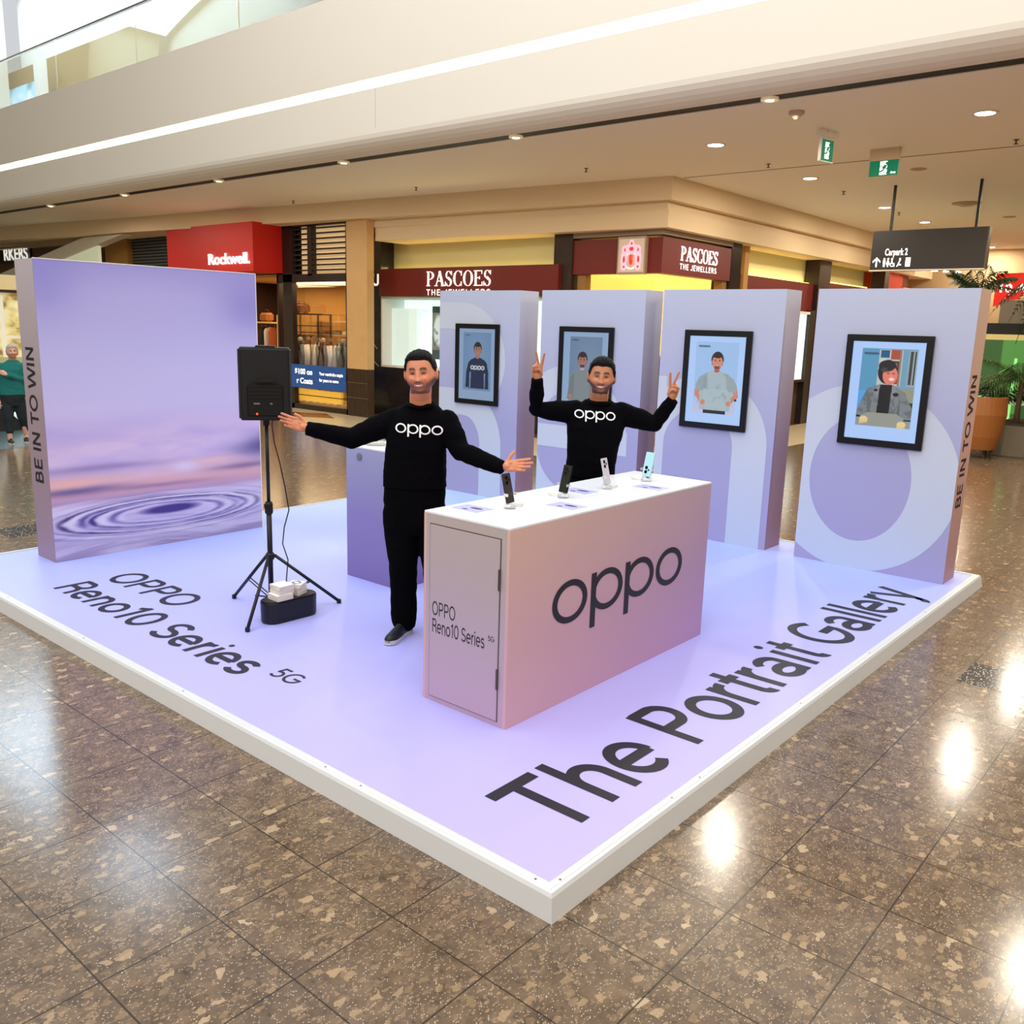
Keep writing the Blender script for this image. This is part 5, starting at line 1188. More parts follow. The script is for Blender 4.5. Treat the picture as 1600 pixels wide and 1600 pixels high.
def person(label, base, rz, J, skin, beard, brow, pal, style, pose, cloth, lg=None, voxel=.0026, cvox=.007, seed=0, zb=0.0):
    root = thing('person', label, 'person', base, rz)
    hc = Vector(J['head']); M = Matrix.Translation(hc) @ Matrix.Rotation(J['roll'], 4, 'Y') @ Matrix.Rotation(J['yaw'], 4, 'Z') @ Matrix.Rotation(J['nod'], 4, 'X') @ Matrix.Scale(J['hs'], 4)
    # --- body: one continuous surface from head to feet
    mb = MB(); add_head(mb, M)
    nk = Vector(J['neck']); hs = J['hs']
    limb(mb, [hc + Vector((0, .025, -.06)) * hs, nk + Vector((0, .02, .02)), nk + Vector((0, .045, -.06))], [.058 * hs, .060 * hs, .062 * hs], 24)
    T_ = J['torso']
    mb.rings([ellring((c[0], c[1] + .012, z - .01), a * .80, b * .74) for (z, c, a, b) in T_])
    for k in ('L', 'R'):
        sh, el, wr = J['arm' + k]; limb(mb, [sh, el, wr], [.055, .042, .028])
        hp_, kn, an = J['leg' + k]; limb(mb, [hp_, kn, an], [.075, .050, .036]); an = Vector(an); he = Vector(J['shoe' + k][0]); to = Vector(J['shoe' + k][1]); fd = (to - he).normalized(); limb(mb, [an, he + fd * .1 + Vector((0, 0, .045)), he + fd * .19 + Vector((0, 0, .035))], [.034, .028, .020])
        F, T, pz, N = J['hand' + k]; hand(mb, Vector(wr) + Vector(F).normalized() * .035, F, T, pz, J['hsc'], N)
    me = remeshed(mb, voxel, 2, .45); me.name = 'body'; colour_body(me, M, skin, beard, brow, pal); me.materials.append(M_skin)
    body = link(bpy.data.objects.new('body', me), root)
    h = hair_mesh(M, style, seed).build('hair', style.get('mat', M_hair), root, smooth=True)
    # --- sweater
    mb = MB(); mb.rings([ellring((c[0], c[1], z), a, b) for (z, c, a, b) in T_ if z >= J['hem']])
    for k in ('L', 'R'):
        sh, el, wr = [Vector(p) for p in J['arm' + k]]; ra = J['sleeve']
        u = (sh + el) / 2; v = (el + wr) / 2
        limb(mb, [sh, u, el, v, wr], [ra[0], ra[1], ra[2], ra[3], ra[4]], 22)
    me = remeshed(mb, cvox, 6, .5); co = coords(me)
    nrm = np.empty(len(co) * 3); me.vertices.foreach_get('normal', nrm); nrm = nrm.reshape(-1, 3)
    ds = np.array([mnoise.noise(Vector((p[0] * 9 + seed, p[1] * 9, p[2] * 14))) * .007 + mnoise.noise(Vector((p[0] * 26, p[1] * 26 + seed, p[2] * 34))) * .003 for p in co])
    setco(me, co + nrm * ds[:, None]); me.name = 'sweater'; me.materials.append(cloth[0]); sw = link(bpy.data.objects.new('sweater', me), root)
    for p in me.polygons: p.use_smooth = True
    nkc = Vector(J['collar']); R_ = J['collar_r']
    MB().tube([nkc + Vector((R_[0] * math.cos(t), R_[1] * math.sin(t), -R_[2] * (-math.sin(t)) )) for t in [2 * PI * k / 28 for k in range(29)]], .010, 8).build('collar', cloth[0], sw, smooth=True)
    for k in ('L', 'R'):
        sh, el, wr = [Vector(p) for p in J['arm' + k]]; d = (wr - el).normalized()
        MB().tube([wr - d * .02, wr + d * .03, wr + d * .034], [J['sleeve'][4] * .98, J['sleeve'][4] * .92, J['sleeve'][4] * .8], 20).build('cuff', cloth[0], sw, smooth=True)
    # --- trousers
    mb = MB(); mb.rings([ellring((c[0], c[1], z), a * .97, b * .97) for (z, c, a, b) in [(T_[0][0] - .08, (0, 0), T_[0][2] * .8, .11)] + T_ if z <= J['hem'] + .12])
    for k in ('L', 'R'):
        hp_, kn, an = [Vector(p) for p in J['leg' + k]]; rl = J['trouser']; end = an + Vector((0, 0, J.get('crop', .0)))
        limb(mb, [hp_, (hp_ + kn) / 2, kn, (kn + end) / 2, end], rl, 22)
    me = remeshed(mb, cvox, 5, .5); co = coords(me); nrm = np.empty(len(co) * 3); me.vertices.foreach_get('normal', nrm); nrm = nrm.reshape(-1, 3)
    ds = np.array([mnoise.noise(Vector((p[0] * 12 + seed, p[1] * 12, p[2] * 16 + 5))) * .006 for p in co]); setco(me, co + nrm * ds[:, None])
    me.name = 'trousers'; me.materials.append(cloth[1]); tr = link(bpy.data.objects.new('trousers', me), root)
    for p in me.polygons: p.use_smooth = True
    for k in ('L', 'R'):
        he, to = J['shoe' + k]; shoe(root, he, to, cloth[2], cloth[3], zb)
    if lg:
        bvh = BVHTree.FromObject(sw, bpy.context.evaluated_depsgraph_get()) if False else BVHTree.FromPolygons([v.co.copy() for v in sw.data.vertices], [tuple(p.vertices) for p in sw.data.polygons])
        def onto(q):
            hit = bvh.ray_cast(Vector((q.x, -1.2, q.z)), Vector((0, 1, 0)))
            return (hit[0] + Vector((0, -.0028, 0))) if hit[0] else q
        mb = MB(); org, dx, h_, w_ = lg; dxv = Vector(dx).normalized()
        logo_text(mb, org, dxv, (0, 0, 1), h_, width=w_, surf=onto); mb.build('chest_logo', M_logo, sw)
    return root
PAL1 = dict(cheek=(232, 130, 104), lip=(196, 104, 92), fine=True); PAL2 = dict(cheek=(206, 124, 92), lip=(180, 98, 86), fine=True)
ST1 = dict(az=[0, 30, 45, 58, 66, 84, 96, 112, 150, 180], z=[.066, .066, .060, .040, .020, -.006, .020, .0, -.07, -.085], th=[.003, .007, .010, .011], quiff=.010)
ST2 = dict(az=[0, 20, 42, 56, 64, 84, 96, 112, 150, 180], z=[.060, .064, .058, .040, .018, -.016, .018, .0, -.07, -.085], th=[.003, .007, .012, .014], quiff=.010)
RZ = math.atan2(-.76394703, .64527896)
BLACKS = (M_sweat, M_trous, (206, 206, 200), (22, 24, 32))
P1J = dict(head=(.046, -.115, 1.728), roll=-.07, yaw=-.10, nod=.03, hs=1.12, hsc=1.0, neck=(.035, -.05, 1.56),
    torso=[(.78, (.005, 0), .175, .13), (.90, (0, 0), .205, .135), (1.0, (0, 0), .203, .135), (1.12, (.003, -.01), .198, .135), (1.26, (.008, -.015), .19, .14), (1.38, (.02, -.012), .19, .135), (1.45, (.03, -.005), .175, .115), (1.50, (.034, 0), .135, .09), (1.535, (.036, -.002), .092, .075)],
    armL=((-.115, 0, 1.425), (-.395, -.04, 1.305), (-.628, -.11, 1.362)), armR=((.195, 0, 1.42), (.300, -.09, 1.248), (.535, -.235, 1.186)),
    handL=((-.90, -.12, .30), (.25, .2, .9), OPEN, (-.1, -.8, .6)), handR=((.98, -.16, .08), (-.1, .25, .95), OPEN2, (0, -.85, .5)),
    legL=((-.095, 0, .84), (-.070, -.02, .50), (-.070, .03, .095)), legR=((.100, 0, .84), (.145, -.02, .50), (.165, .03, .095)),
    sleeve=(.082, .077, .066, .058, .047), trouser=[.112, .110, .094, .086, .086], hem=.93, collar=(.037, -.035, 1.530), collar_r=(.083, .072, .016),
    shoeL=((-.045, .075, 0), (-.145, -.215, 0)), shoeR=((.165, .075, 0), (.215, -.21, 0)))
person('smiling man in a black logo sweater with both arms spread, standing behind the pink counter', (1.55199, 2.37247, 0), RZ, P1J, (214, 140, 104), .62, 1.0, PAL1, ST1, None, BLACKS,
       lg=((-.108, -1, 1.362), (1, 0, -.045), .058, .293), seed=3)
P2J = dict(head=(.037, -.10, 1.704), roll=.05, yaw=-.10, nod=.03, hs=1.06, hsc=1.0, neck=(.035, -.04, 1.555),
    torso=[(.78, (0, 0), .165, .13), (.90, (-.004, 0), .182, .13), (1.0, (-.004, 0), .178, .13), (1.12, (.003, -.01), .176, .13), (1.24, (.010, -.015), .186, .135), (1.36, (.022, -.012), .205, .135), (1.44, (.030, -.005), .20, .115), (1.495, (.033, 0), .150, .09), (1.535, (.035, -.002), .090, .075)],
    armL=((-.125, 0, 1.445), (-.398, -.01, 1.462), (-.402, -.09, 1.645)), armR=((.190, 0, 1.445), (.432, -.04, 1.385), (.520, -.09, 1.535)),
    handL=((-.03, -.05, 1), (1, 0, 0), VICT, (0, -1, 0)), handR=((.16, -.05, 1), (-1, 0, .1), VICT, (0, -1, 0)),
    legL=((-.09, 0, .84), (-.095, -.02, .50), (-.10, .03, .095)), legR=((.09, 0, .84), (.095, -.02, .50), (.10, .03, .095)),
    sleeve=(.085, .074, .056, .052, .044), trouser=[.10, .098, .082, .074, .072], hem=.93, collar=(.036, -.03, 1.528), collar_r=(.080, .070, .014),
    shoeL=((-.10, .075, 0), (-.13, -.205, 0)), shoeR=((.10, .075, 0), (.13, -.205, 0)))
person('bearded young man in a black logo sweater making two V signs behind the counter', (2.80738, 1.89354, 0), RZ, P2J, (190, 126, 90), .85, 1.0, PAL2, ST2, None, BLACKS,
       lg=((-.138, -1, 1.418), (1, 0, -.045), .056, .282), seed=11)
# woman passing at the far left
M_teal = mat('teal_jumper', (14, 104, 98), .85, bump=.3, bscale=150); M_dk = mat('dark_cropped_trousers', (26, 34, 38), .85)
ST3 = dict(az=[0, 30, 50, 70, 100, 140, 180], z=[.055, .052, .02, -.06, -.07, -.09, -.10], th=[.010, .012, .014, .016], quiff=.006, mat=mat('hair_grey', (186, 172, 160), .6, bump=.5, bscale=90))
P3J = dict(head=(.05, -.04, 1.50), roll=0, yaw=.1, nod=0, hs=.96, hsc=.9, neck=(.045, -.0, 1.365),
    torso=[(.70, (0, 0), .17, .13), (.80, (0, 0), .205, .15), (.95, (0, 0), .20, .15), (1.10, (0, -.01), .185, .145), (1.22, (.01, -.012), .185, .13), (1.29, (.03, -.005), .165, .105), (1.33, (.04, 0), .11, .08), (1.36, (.045, 0), .08, .07)],
    armL=((-.155, 0, 1.25), (-.235, .02, 1.0), (-.20, -.03, .78)), armR=((.18, 0, 1.25), (.20, -.05, 1.03), (-.02, -.19, 1.12)),
    handL=((.1, -.1, -1), (0, -1, 0), REST, (1, 0, 0)), handR=((-.85, -.05, .4), (.2, 0, 1), REST, (0, 1, 0)),
    legL=((-.085, 0, .74), (-.08, -.04, .43), (-.085, -.02, .10)), legR=((.085, 0, .74), (.12, .03, .42), (.15, .12, .12)),
    sleeve=(.075, .068, .058, .050, .042), trouser=[.10, .095, .075, .068, .066], crop=.12, hem=.78, collar=(.045, -.01, 1.345), collar_r=(.075, .065, .01),
    shoeL=((-.085, .04, 0), (-.06, -.2, 0)), shoeR=((.15, .18, 0), (.16, -.06, 0)))
person('grey-haired woman in a teal jumper and dark cropped trousers walking at the far left', (3.50, 13.95, FZ), -.358, P3J, (214, 160, 134), 0, .4, dict(cheek=(220, 140, 120), lip=(180, 100, 90), fine=False), ST3, None, (M_teal, M_dk, (200, 190, 180), (40, 36, 34)), seed=21, voxel=.006, cvox=.011)
# ================================================================ portraits in black frames
M_frame = mat('black_frame', (10, 10, 12), .35)
NU, NV = 150, 200
def body_paint(P, cx, head, hr, skin, hair, top, bot, sh, arms, c, beard=None, neckc=None, seed=1):
    """a standing sitter: cx centre, head centre v, hr head radius in u (v radius is 0.93 x the aspect)"""
    av = .72                      # u-to-v ratio of the print
    hv = hr * 1.28 * av
    P.rect(cx - hr * .42, cx + hr * .42, head + hv * .5, head + hv * 1.45, tuple(v * .88 for v in skin))
    P.poly([(cx - hr * .5, top - .012), (cx + hr * .5, top - .012), (cx + sh * .72, top + .028), (cx + sh, top + .085), (cx + sh * .9, bot), (cx - sh * .9, bot), (cx - sh, top + .085), (cx - sh * .72, top + .028)], c)
    for a in arms: P.poly(a, tuple(v * .9 for v in c))
    P.ell(cx, top - .008, hr * .5, .018, neckc or skin, .2)
    P.ell(cx, head - hv * .18, hr * 1.08, hv * 1.02, hair, .12)
    P.ell(cx, head + hv * .08, hr * .90, hv * .92, skin, .12)
    P.ell(cx, head - hv * .72, hr * .85, hv * .36, hair, .3)
    if beard: P.ell(cx, head + hv * .72, hr * .62, hv * .26, beard, .8)
    for s_ in (-1, 1):
        P.ell(cx + s_ * hr * .36, head - hv * .06, hr * .16, hv * .055, (40, 28, 26), .5); P.ell(cx + s_ * hr * .36, head - hv * .20, hr * .22, hv * .05, (40, 30, 28), .6)
        P.ell(cx + s_ * hr * .92, head + hv * .08, hr * .12, hv * .18, tuple(v * .9 for v in skin), .3)
    P.ell(cx, head + hv * .22, hr * .13, hv * .10, tuple(v * .82 for v in skin), .8)
    P.ell(cx, head + hv * .47, hr * .30, hv * .085, (170, 90, 84), .5); P.ell(cx, head + hv * .455, hr * .22, hv * .04, (240, 232, 226), .5)
def oppo_small(P, x0, y0, w_, h_, c, t=.34):
    r = w_ / 8.2
    for k in range(4):
        cx = x0 + r + k * r * 2.08; P.ring(cx, y0, r * .82, h_ * .5, t, c, .2)
        if k in (1, 2): P.rect(cx - r * .98, cx - r * .72, y0 - h_ * .5, y0 + h_ * .95, c)
def frame_obj(yc, label, paint, dim, zc=1.57, w_=.705, h_=.94):
    t = thing('picture_frame', label, 'framed portrait', (PXF, yc, zc), group='black framed portraits on the gallery panels')
    a, b, bz = w_ / 2, h_ / 2, .056
    mb = MB()
    for (y0, y1, z0, z1) in ((-a, a, b - bz, b), (-a, a, -b, -b + bz), (-a, -a + bz, -b + bz, b - bz), (a - bz, a, -b + bz, b - bz)): mb.box(-.034, -.003, y0, y1, z0, z1)
    mb.build('frame', M_frame, t, bevel=.003)
    box_obj('backing', -.012, -.003, -a + bz, a - bz, -b + bz, b - bz, M_black, t)
    a -= bz; b -= bz
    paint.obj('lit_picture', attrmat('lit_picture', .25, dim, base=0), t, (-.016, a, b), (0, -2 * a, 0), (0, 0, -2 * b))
    return t
GREY = (168, 180, 190)
# 1: man in a navy logo sweater
P = Paint(NU, NV, (168, 196, 236)); P.rect(.12, .88, .055, .865, (118, 160, 208)); P.rect(.13, .87, .065, .86, (128, 166, 214))
P.mix(np.clip(1 - np.hypot((P.U - .5) / .4, (P.V - .35) / .4), 0, 1) * .4 * ((P.V > .06) & (P.V < .86) & (P.U > .13) & (P.U < .87)), (160, 190, 230))
body_paint(P, .52, .295, .105, (196, 140, 118), (34, 34, 40), .41, .84, .27, [[(.27, .47), (.34, .44), (.30, .83), (.19, .83), (.21, .6)], [(.77, .47), (.70, .44), (.72, .84), (.83, .84), (.82, .6)]], (20, 40, 84))
P.poly([(.30, .62), (.34, .60), (.33, .83), (.295, .83)], (132, 166, 212)); P.poly([(.70, .62), (.74, .62), (.73, .84), (.71, .84)], (132, 166, 212))
oppo_small(P, .33, .545, .38, .045, (232, 240, 250)); oppo_small(P, .17, .09, .13, .012, (60, 80, 110))
frame_obj(5.515, 'framed portrait of a man in a navy logo sweater on the leftmost panel', P, .62, w_=.69)
# 2: man in a light grey T-shirt
P = Paint(NU, NV, (168, 200, 240)); P.rect(.15, .86, .06, .88, (120, 150, 188)); P.mix(((P.V > .06) & (P.V < .88) & (P.U > .15) & (P.U < .86)) * np.clip(.6 - np.hypot((P.U - .6), (P.V - .4)), 0, 1), (150, 176, 208))
body_paint(P, .44, .36, .105, (192, 132, 116), (40, 30, 30), .475, .88, .27, [[(.18, .58), (.27, .52), (.27, .86), (.12, .86)], [(.70, .58), (.62, .52), (.62, .86), (.76, .86)]], (146, 160, 164), beard=(84, 50, 46), neckc=(210, 200, 196))
P.ell(.19, .83, .06, .035, (200, 140, 120), .4); oppo_small(P, .19, .10, .15, .013, (50, 62, 90))
frame_obj(3.94, 'framed portrait of a bearded man in a light grey shirt behind the young man', P, .66)
# 3: man in a grey sweatshirt, hands on hips
P = Paint(NU, NV, (176, 208, 255)); P.rect(.125, .885, .065, .885, (160, 196, 240))
P.mix(((P.V > .065) & (P.V < .885) & (P.U > .125) & (P.U < .885)) * np.clip((P.V - .55) * 3, 0, 1) * .8, (206, 200, 226))
skin = (206, 136, 112)
P.poly([(.24, .52), (.30, .50), (.22, .66), (.36, .76), (.33, .81), (.14, .68), (.15, .60)], skin); P.poly([(.80, .52), (.74, .50), (.84, .66), (.70, .75), (.72, .81), (.93, .68), (.90, .58)], skin)
body_paint(P, .52, .285, .105, (212, 142, 120), (38, 28, 28), .40, .845, .30, [[(.22, .47), (.36, .41), (.34, .62), (.17, .62), (.15, .56)], [(.82, .47), (.68, .41), (.72, .62), (.88, .63), (.90, .56)]], (168, 186, 194), beard=(110, 66, 56), neckc=(196, 80, 84))
P.poly([(.30, .60), (.74, .60), (.76, .80), (.70, .85), (.34, .85), (.28, .80)], (172, 190, 198)); P.rect(.32, .72, .845, .885, (30, 30, 36))
for (x, y) in ((.30, .76), (.76, .76)): P.ell(x, y, .05, .035, skin, .4)
P.mix(np.clip((vnoise(P.U, P.V, 9, 12, 31, 3) - .54) * 5, 0, 1) * ((P.V > .42) & (P.V < .84) & (np.abs(P.U - .52) < .32)) * .35, (120, 136, 146))
P.rect(.86, .90, .70, .725, (40, 40, 44)); oppo_small(P, .17, .115, .2, .016, (60, 74, 100), .4)
frame_obj(2.395, 'framed portrait of a man in a grey sweatshirt with hands on hips', P, .98)
# 4: man in a grey coat and black roll-neck at a table
P = Paint(NU, NV, (176, 208, 255)); P.rect(.14, .90, .07, .86, (110, 160, 190)); P.rect(.14, .40, .07, .50, (88, 152, 190)); P.rect(.14, .36, .50, .70, (86, 160, 226))
P.rect(.38, .70, .08, .44, (190, 196, 190)); P.rect(.40, .52, .085, .16, (24, 88, 134)); P.rect(.54, .67, .08, .175, (172, 76, 56)); P.rect(.40, .53, .175, .24, (206, 210, 206)); P.rect(.53, .66, .19, .33, (44, 60, 52)); P.rect(.56, .64, .21, .30, (160, 70, 60)); P.rect(.54, .66, .33, .42, (168, 66, 58)); P.rect(.53, .60, .31, .36, (36, 44, 62)); P.rect(.66, .69, .08, .44, (150, 120, 96))
P.rect(.78, .90, .08, .44, (150, 168, 172)); P.rect(.80, .84, .09, .42, (60, 62, 66)); P.rect(.86, .88, .09, .42, (40, 44, 46)); P.rect(.70, .90, .46, .70, (150, 148, 128)); P.rect(.84, .90, .60, .70, (40, 42, 44))
P.poly([(.26, .48), (.42, .43), (.62, .43), (.78, .50), (.90, .66), (.93, .78), (.74, .80), (.68, .72), (.32, .72), (.30, .80), (.12, .78), (.16, .66)], (122, 130, 134))
P.mix(np.clip((vnoise(P.U, P.V, 16, 20, 33, 3) - .52) * 6, 0, 1) * ((P.V > .44) & (P.V < .79)) * (P.C[..., 0] < 126) * (P.C[..., 0] > 118) * .6, (84, 92, 96))
P.poly([(.26, .52), (.34, .60), (.32, .74), (.29, .74)], (96, 104, 108)); P.poly([(.72, .52), (.70, .74), (.74, .74)], (92, 98, 102))
P.poly([(.43, .43), (.60, .43), (.59, .73), (.42, .73)], (14, 12, 16)); P.poly([(.40, .44), (.44, .42), (.41, .56), (.36, .50)], (136, 142, 146)); P.poly([(.60, .43), (.64, .44), (.67, .52), (.61, .58)], (136, 142, 146)); P.ell(.38, .49, .03, .014, (12, 12, 14), .3); P.ell(.66, .525, .045, .02, (12, 12, 14), .3)
P.poly([(.13, .79), (.30, .72), (.70, .72), (.90, .80), (.90, .86), (.14, .86)], (150, 152, 142))
P.ell(.515, .30, .135, .125, (22, 20, 24), .1); P.ell(.555, .335, .105, .098, (228, 128, 112), .12); P.ell(.50, .24, .12, .06, (26, 24, 28), .2); P.ell(.47, .28, .06, .03, (60, 60, 64), .8)
P.ell(.58, .372, .04, .018, (250, 226, 214), .4); P.ell(.525, .315, .022, .006, (60, 34, 34), .4); P.ell(.60, .315, .02, .006, (60, 34, 34), .4); P.ell(.57, .34, .014, .014, (244, 150, 130), .6)
for (cx, cy, s_) in ((.25, .795, -1), (.78, .825, 1)):
    P.ell(cx, cy, .065, .035, (232, 206, 150), .25)
    for k in range(4): P.ell(cx - .045 + k * .03, cy + .03 + .006 * k * s_, .013, .026, (228, 198, 146), .3)
P.rect(.13, .20, .755, .775, (20, 20, 22)); P.rect(.80, .90, .77, .785, (20, 20, 22)); P.rect(0, 1, .865, 1, (176, 206, 255)); P.rect(0, .135, 0, 1, (176, 206, 255)); P.rect(.90, 1, 0, 1, (176, 208, 255))
oppo_small(P, .17, .12, .2, .016, (50, 60, 84), .4)
frame_obj(.805, 'framed portrait of a laughing man in a grey coat and black roll-neck', P, 1.0, w_=.71)

# ================================================================ phones and leaflets on the big counter
CT = 1.056
M_clear = mat('clear_acrylic', (240, 244, 246), .1, trans=.6, ior=1.2, alpha=.55)
M_wcab = mat('white_cable', (222, 220, 208), .5)
phones = [(1.275, 1.335, 'black phone with grey back on a clear stand, nearest the open hand', (58, 56, 56), (30, 30, 32), .95), (1.745, 1.33, 'glossy dark green phone on a clear stand, second along the counter', (26, 34, 28), (12, 14, 14), -.85),
          (2.185, 1.325, 'silver lilac phone on a clear stand, third along the counter', (206, 204, 214), (120, 120, 140), .95), (2.62, 1.315, 'pale ice blue phone on a black and clear stand at the far end', (176, 222, 232), (16, 18, 22), -.8)]
rv = math.atan2(-.76394703, .64527896)
for k, (x, y, lb, c1, c2, tw) in enumerate(phones):
    st = thing('phone_stand', ['clear stand with white coiled cable under the grey phone', 'clear stand with white cable under the dark green phone', 'clear stand with white cable under the silver phone', 'clear and black stand under the pale blue phone'][k], 'phone stand', (x, y, CT), rz=rv + tw, group='phone stands on the counter')
    MB().lathe((0, 0, 0), [(.032, 0), (.034, .004), (.034, .02), (.03, .026)], 24).build('base', M_clear, st, smooth=False)
    MB().box(-.011, .011, .006, .016, .02, .095, Matrix.Rotation(-.12, 4, 'X')).build('post', M_wcab if k != 3 else M_black, st, bevel=.002)
    mb = MB(); mb.box(-.042, -.036, -.014, .014, .07, .085).box(.036, .042, -.014, .014, .07, .085).box(-.042, .042, .008, .014, .072, .082); mb.build('clamp', M_clear if k != 0 else M_wcab, st)
    sgn = 1 if k in (0, 2) else -1
    pts = [(0.02 * sgn, .0, .012), (.06 * sgn, -.02, .006), (.11 * sgn, -.01, .004), (.13 * sgn, .02, .004), (.10 * sgn, .035, .004), (.05 * sgn, .03, .004), (.07 * sgn, .0, .007), (.12 * sgn, -.005, .008)]
    MB().tube(pts, .0035, 8).build('cable', M_wcab, st, smooth=True)
    ph = thing('phone', lb, 'phone', (x, y, CT + .03), rz=rv + tw, group='display phones')
    Mx = Matrix.Rotation(-.24, 4, 'X'); hh = .162
    MB().box(-.036, .036, -.008, .0, .0, hh, Mx).build('body', mat('phone_back', c1, .15, coat=.5, var=.35 if k == 1 else 0, vscale=60), ph, bevel=.003)
    mb = MB()
    cz = .125 if k != 3 else .045
    for (dx, dz, r) in ((-.008, .014, .011), (-.008, -.014, .011), (.012, 0, .006)):
        mb.lathe(Mx @ Vector((dx, -.008, cz + dz)), [(r, 0), (r, .002)], 16, (Mx @ Matrix.Rotation(PI / 2, 4, 'X')).to_3x3())
    mb.build('camera_lens', mat('lens_black', (10, 10, 14), .1), ph)
    MB().box(-.034, .034, -.0005, .0008, .003, hh - .003, Mx).build('screen', mat('phone_screen', (12, 12, 16), .1), ph)
M_leaf_p = mat('leaflet_lilac', (176, 176, 222), .5)
cards = [(1.105, 1.47, 'lilac leaflet with phone picture at the near end of the counter'), (1.55, 1.17, 'lilac leaflet lying in front of the dark green phone'), (1.98, 1.40, 'lilac leaflet half hidden behind the dark green phone'), (2.43, 1.17, 'lilac leaflet lying in front of the pale blue phone')]
for k, (x, y, lb) in enumerate(cards):
    l = thing('leaflet', lb, 'leaflet', (x, y, CT), group='lilac leaflets on the counter')
    box_obj('sheet', -.085, .085, -.095, .095, 0, .0012, M_leaf_p, l); box_obj('pale_border', -.085, -.06, -.095, .095, .0012, .0015, M_white, l)
    mb = MB(); mb.ball((.03, -.02, .0012), 1, 2, (.018, .045, .0006)).ball((-.02, .02, .0012), 1, 2, (.012, .02, .0005)); mb.build('picture', mat('leaflet_print', (58, 60, 92), .5), l)
# things on the small counter behind (partly hidden by the man)
tm = thing('phone_stand', 'white phone stand with coiled cables on the smaller lilac counter', 'phone stand', (2.38, 3.62, 1.067), rz=rv)
MB().lathe((0, 0, 0), [(.035, 0), (.035, .025), (.02, .03)], 20).build('base', M_wcab, tm); MB().box(-.02, .02, -.006, .004, .02, .13).build('post', M_chrome, tm)
for k in range(3): MB().tube([(.10 * math.cos(t) * (1 - .2 * k) - .05, .05 * math.sin(t) - .02 * k, .006 + .012 * k) for t in [2 * PI * j / 20 for j in range(21)]], .006, 8).build('cable_coil', M_wcab, tm, smooth=True)

# ================================================================ speaker on tripod
sp = thing('speaker_stand', 'black tripod stand carrying the loudspeaker beside the seascape wall', 'speaker stand', (1.203, 3.468, 0))
feet = [(1.166, 3.883), (.826, 3.193), (1.640, 3.262)]
hub = .40
MB().tube([(0, 0, .06), (0, 0, .78)], .0185, 16).build('lower_pole', M_black, sp, smooth=True)
MB().tube([(0, 0, .74), (0, 0, 1.40)], .0125, 16).build('upper_pole', M_black, sp, smooth=True)
MB().lathe((0, 0, .70), [(.024, 0), (.028, .01), (.028, .07), (.022, .085)], 18).build('collar', M_black, sp)
MB().tube([(-.02, -.01, .75), (-.05, -.03, .755), (-.052, -.031, .78)], .008, 8).build('clamp_knob', M_black, sp)
MB().lathe((0, 0, hub - .03), [(.024, 0), (.030, .01), (.030, .04), (.024, .05)], 18).build('hub', M_black, sp)
MB().lathe((0, 0, .08), [(.022, 0), (.026, .01), (.026, .03), (.022, .04)], 18).build('lower_collar', M_black, sp)
for i, (fx, fy) in enumerate(feet):
    d = Vector((fx - 1.203, fy - 3.468, 0)); n = d.normalized()
    top = n * .03 + Vector((0, 0, hub)); ft = d + Vector((0, 0, .016))
    lg_ = MB().tube([top, ft], .0115, 10).build('leg', M_black, sp, smooth=True)
    MB().lathe(tuple(d), [(.014, 0), (.017, .004), (.015, .03)], 12).build('rubber_foot', M_black, lg_)
    s_ = Vector((-n.y, n.x, 0)) * .014; mid = top.lerp(ft, .55); lo = n * .02 + Vector((0, 0, .10))
    for q in (-1, 1): MB().tube([mid + s_ * q, lo + s_ * q], .0045, 6).build('brace', M_black, sp)
spk_ = thing('loudspeaker', 'black box loudspeaker with its back to the camera on the tripod', 'loudspeaker', (1.203, 3.468, 1.36), rz=-.62)
mb = MB()
w2, d0, d1, h2 = .172, -.12, .13, .478
mb.prism([(-.158, d0, 0), (.158, d0, 0), (w2, d0 + .04, 0), (w2, d1, 0), (-w2, d1, 0), (-w2, d0 + .04, 0)], (0, 0, h2)); mb.build('cabinet', mat('speaker_black', (6, 6, 8), .55, bump=.2, bscale=300), spk_, bevel=.012, segs=3)
box_obj('rear_recess', -.115, .115, d0 - .008, d0, .03, .235, mat('recess_black', (9, 9, 12), .4), spk_, bevel=.006)
for k in range(4): box_obj('heat_fin', -.10, .10, d0 - .014, d0 - .007, .15 + .025 * k, .158 + .025 * k, M_black, spk_)
box_obj('carry_handle', -.07, .07, d0 - .03, d0 - .012, .252, .275, M_black, spk_, bevel=.006)
box_obj('top_handle', -.06, .07, d0 + .05, d1 - .05, h2 - .004, h2 + .012, M_black, spk_, bevel=.005)
for (a, b) in ((-.075, -.035), (.03, .045)): box_obj('label', a, b, d0 - .0095, d0 - .008, .108, .118, mat('label_grey', (110, 110, 120), .5), spk_)
MB().lathe((-.055, d0 - .008, .045), [(.007, 0), (.007, .003)], 14, Matrix.Rotation(PI / 2, 3, 'X')).build('power_lamp', emat('red_lamp', (255, 70, 40), 2.0), spk_)
MB().lathe((0, 0, -.045), [(.022, 0), (.024, .045)], 16).build('pole_socket', M_black, spk_)
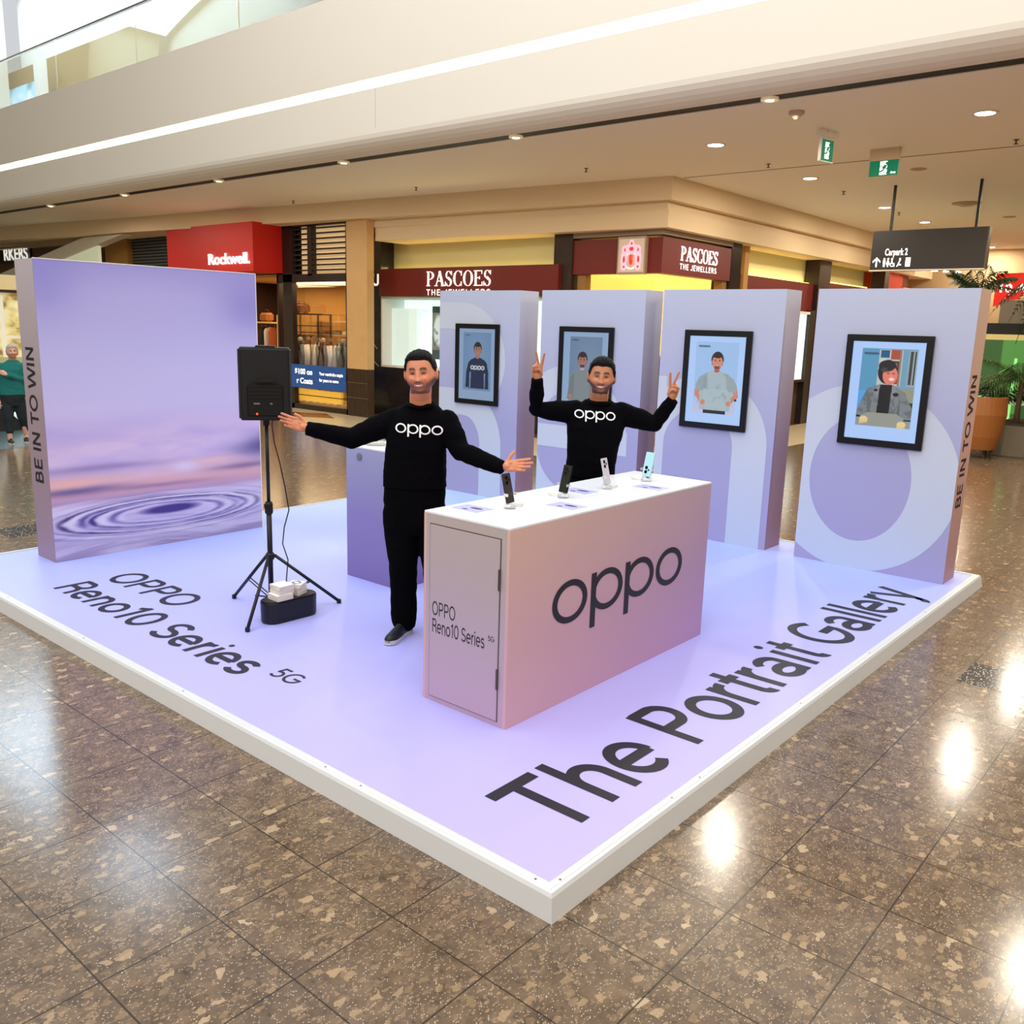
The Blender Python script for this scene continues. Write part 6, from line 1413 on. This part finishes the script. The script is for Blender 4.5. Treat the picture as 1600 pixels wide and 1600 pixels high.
tag(MB().tube([(x, y, z) for x, y, z in ((1.180, 3.33, 1.42), (1.2, 3.40, 1.33), (1.235, 3.43, 1.20), (1.27, 3.42, 1.05), (1.30, 3.41, .88), (1.32, 3.40, .72), (1.285, 3.41, .60), (1.275, 3.42, .48), (1.31, 3.41, .36), (1.285, 3.40, .22), (1.28, 3.36, .09), (1.33, 3.32, .015), (1.38, 3.36, .03), (1.44, 3.40, .015))], .0042, 8).build('power_cable', M_black, smooth=True), 'thin black power cable hanging from the loudspeaker to the floor', 'cable')
# weight box with stacked tissue packs
bx = thing('weight_box', 'oblong black plastic box with rounded ends on the feet of the tripod', 'box', (1.195, 3.25, 0), rz=-.03)
def stadium(hl, r, n=14): return [(hl + r * math.cos(a), r * math.sin(a)) for a in [-PI / 2 + PI * k / n for k in range(n + 1)]] + [(-hl - r * math.cos(a), -r * math.sin(a)) for a in [-PI / 2 + PI * k / n for k in range(n + 1)]]
M_bxm = mat('satin_black', (9, 10, 18), .35)
MB().rings([[(x, y, z) for x, y in stadium(.125, .083 + dz)] for z, dz in ((0, -.006), (.012, 0), (.142, .002), (.15, -.001))]).build('tub', M_bxm, bx)
MB().rings([[(x, y, z) for x, y in stadium(.124, .078)] for z in (.1502, .1545)]).build('lid', mat('lid_black', (24, 24, 30), .4), bx, bevel=.0015)
M_card = mat('cream_card', (224, 214, 196), .7); M_cardt = mat('white_card_top', (236, 238, 240), .6)
stack1 = [(-.055, -.028, .13, 2), (-.040, -.020, .115, 3)]
n_ = 0
def pack(x, y, z, w_, d_, h_, rz_, lb, logo=False):
    t = thing('card_pack', lb, 'pack', (x, y, z), rz=rz_, group='cream packs stacked on the black box')
    box_obj('pack', -w_ / 2, w_ / 2, -d_ / 2, d_ / 2, 0, h_ - .0015, M_card, t, bevel=.001); box_obj('cover', -w_ / 2, w_ / 2, -d_ / 2, d_ / 2, h_ - .0015, h_, M_cardt, t)
    if logo:
        Pd = Paint(40, 40, (236, 238, 240)); Pd.poly([(.0, .5), (.5, .08), (1, .5), (.5, .92)], (112, 118, 138)); Pd.ell(.5, .5, .2, .2, (242, 244, 246), .2); Pd.obj('printed_motif', attrmat('motif', .6), t, (-w_ * .46, d_ * .46, h_ + .0008), (w_ * .92, 0, 0), (0, -d_ * .92, 0))
z = .1547; names = ['bottom', 'second from the bottom', 'third from the bottom', 'fourth from the bottom', 'top']
for k in range(5):
    pack(1.128 + (.008 if k > 1 else -.010), 3.247 - (.004 if k > 1 else .012), z, .125 if k < 2 else .115, .12, .0195, -.05 + (.04, -.03, .03, -.06, .05)[k], 'cream pack, %s of the taller left stack' % names[k]); z += .0197
z = .1547
for k in range(4):
    pack(1.268 + .003 * (k % 2), 3.262, z, .105, .105, .019, .30 + (.04, -.03, .06, .25)[k], 'cream pack, %s of the shorter right stack' % (['bottom', 'second from the bottom', 'third from the bottom', 'top with grey motif'][k]), logo=(k == 3)); z += .0192
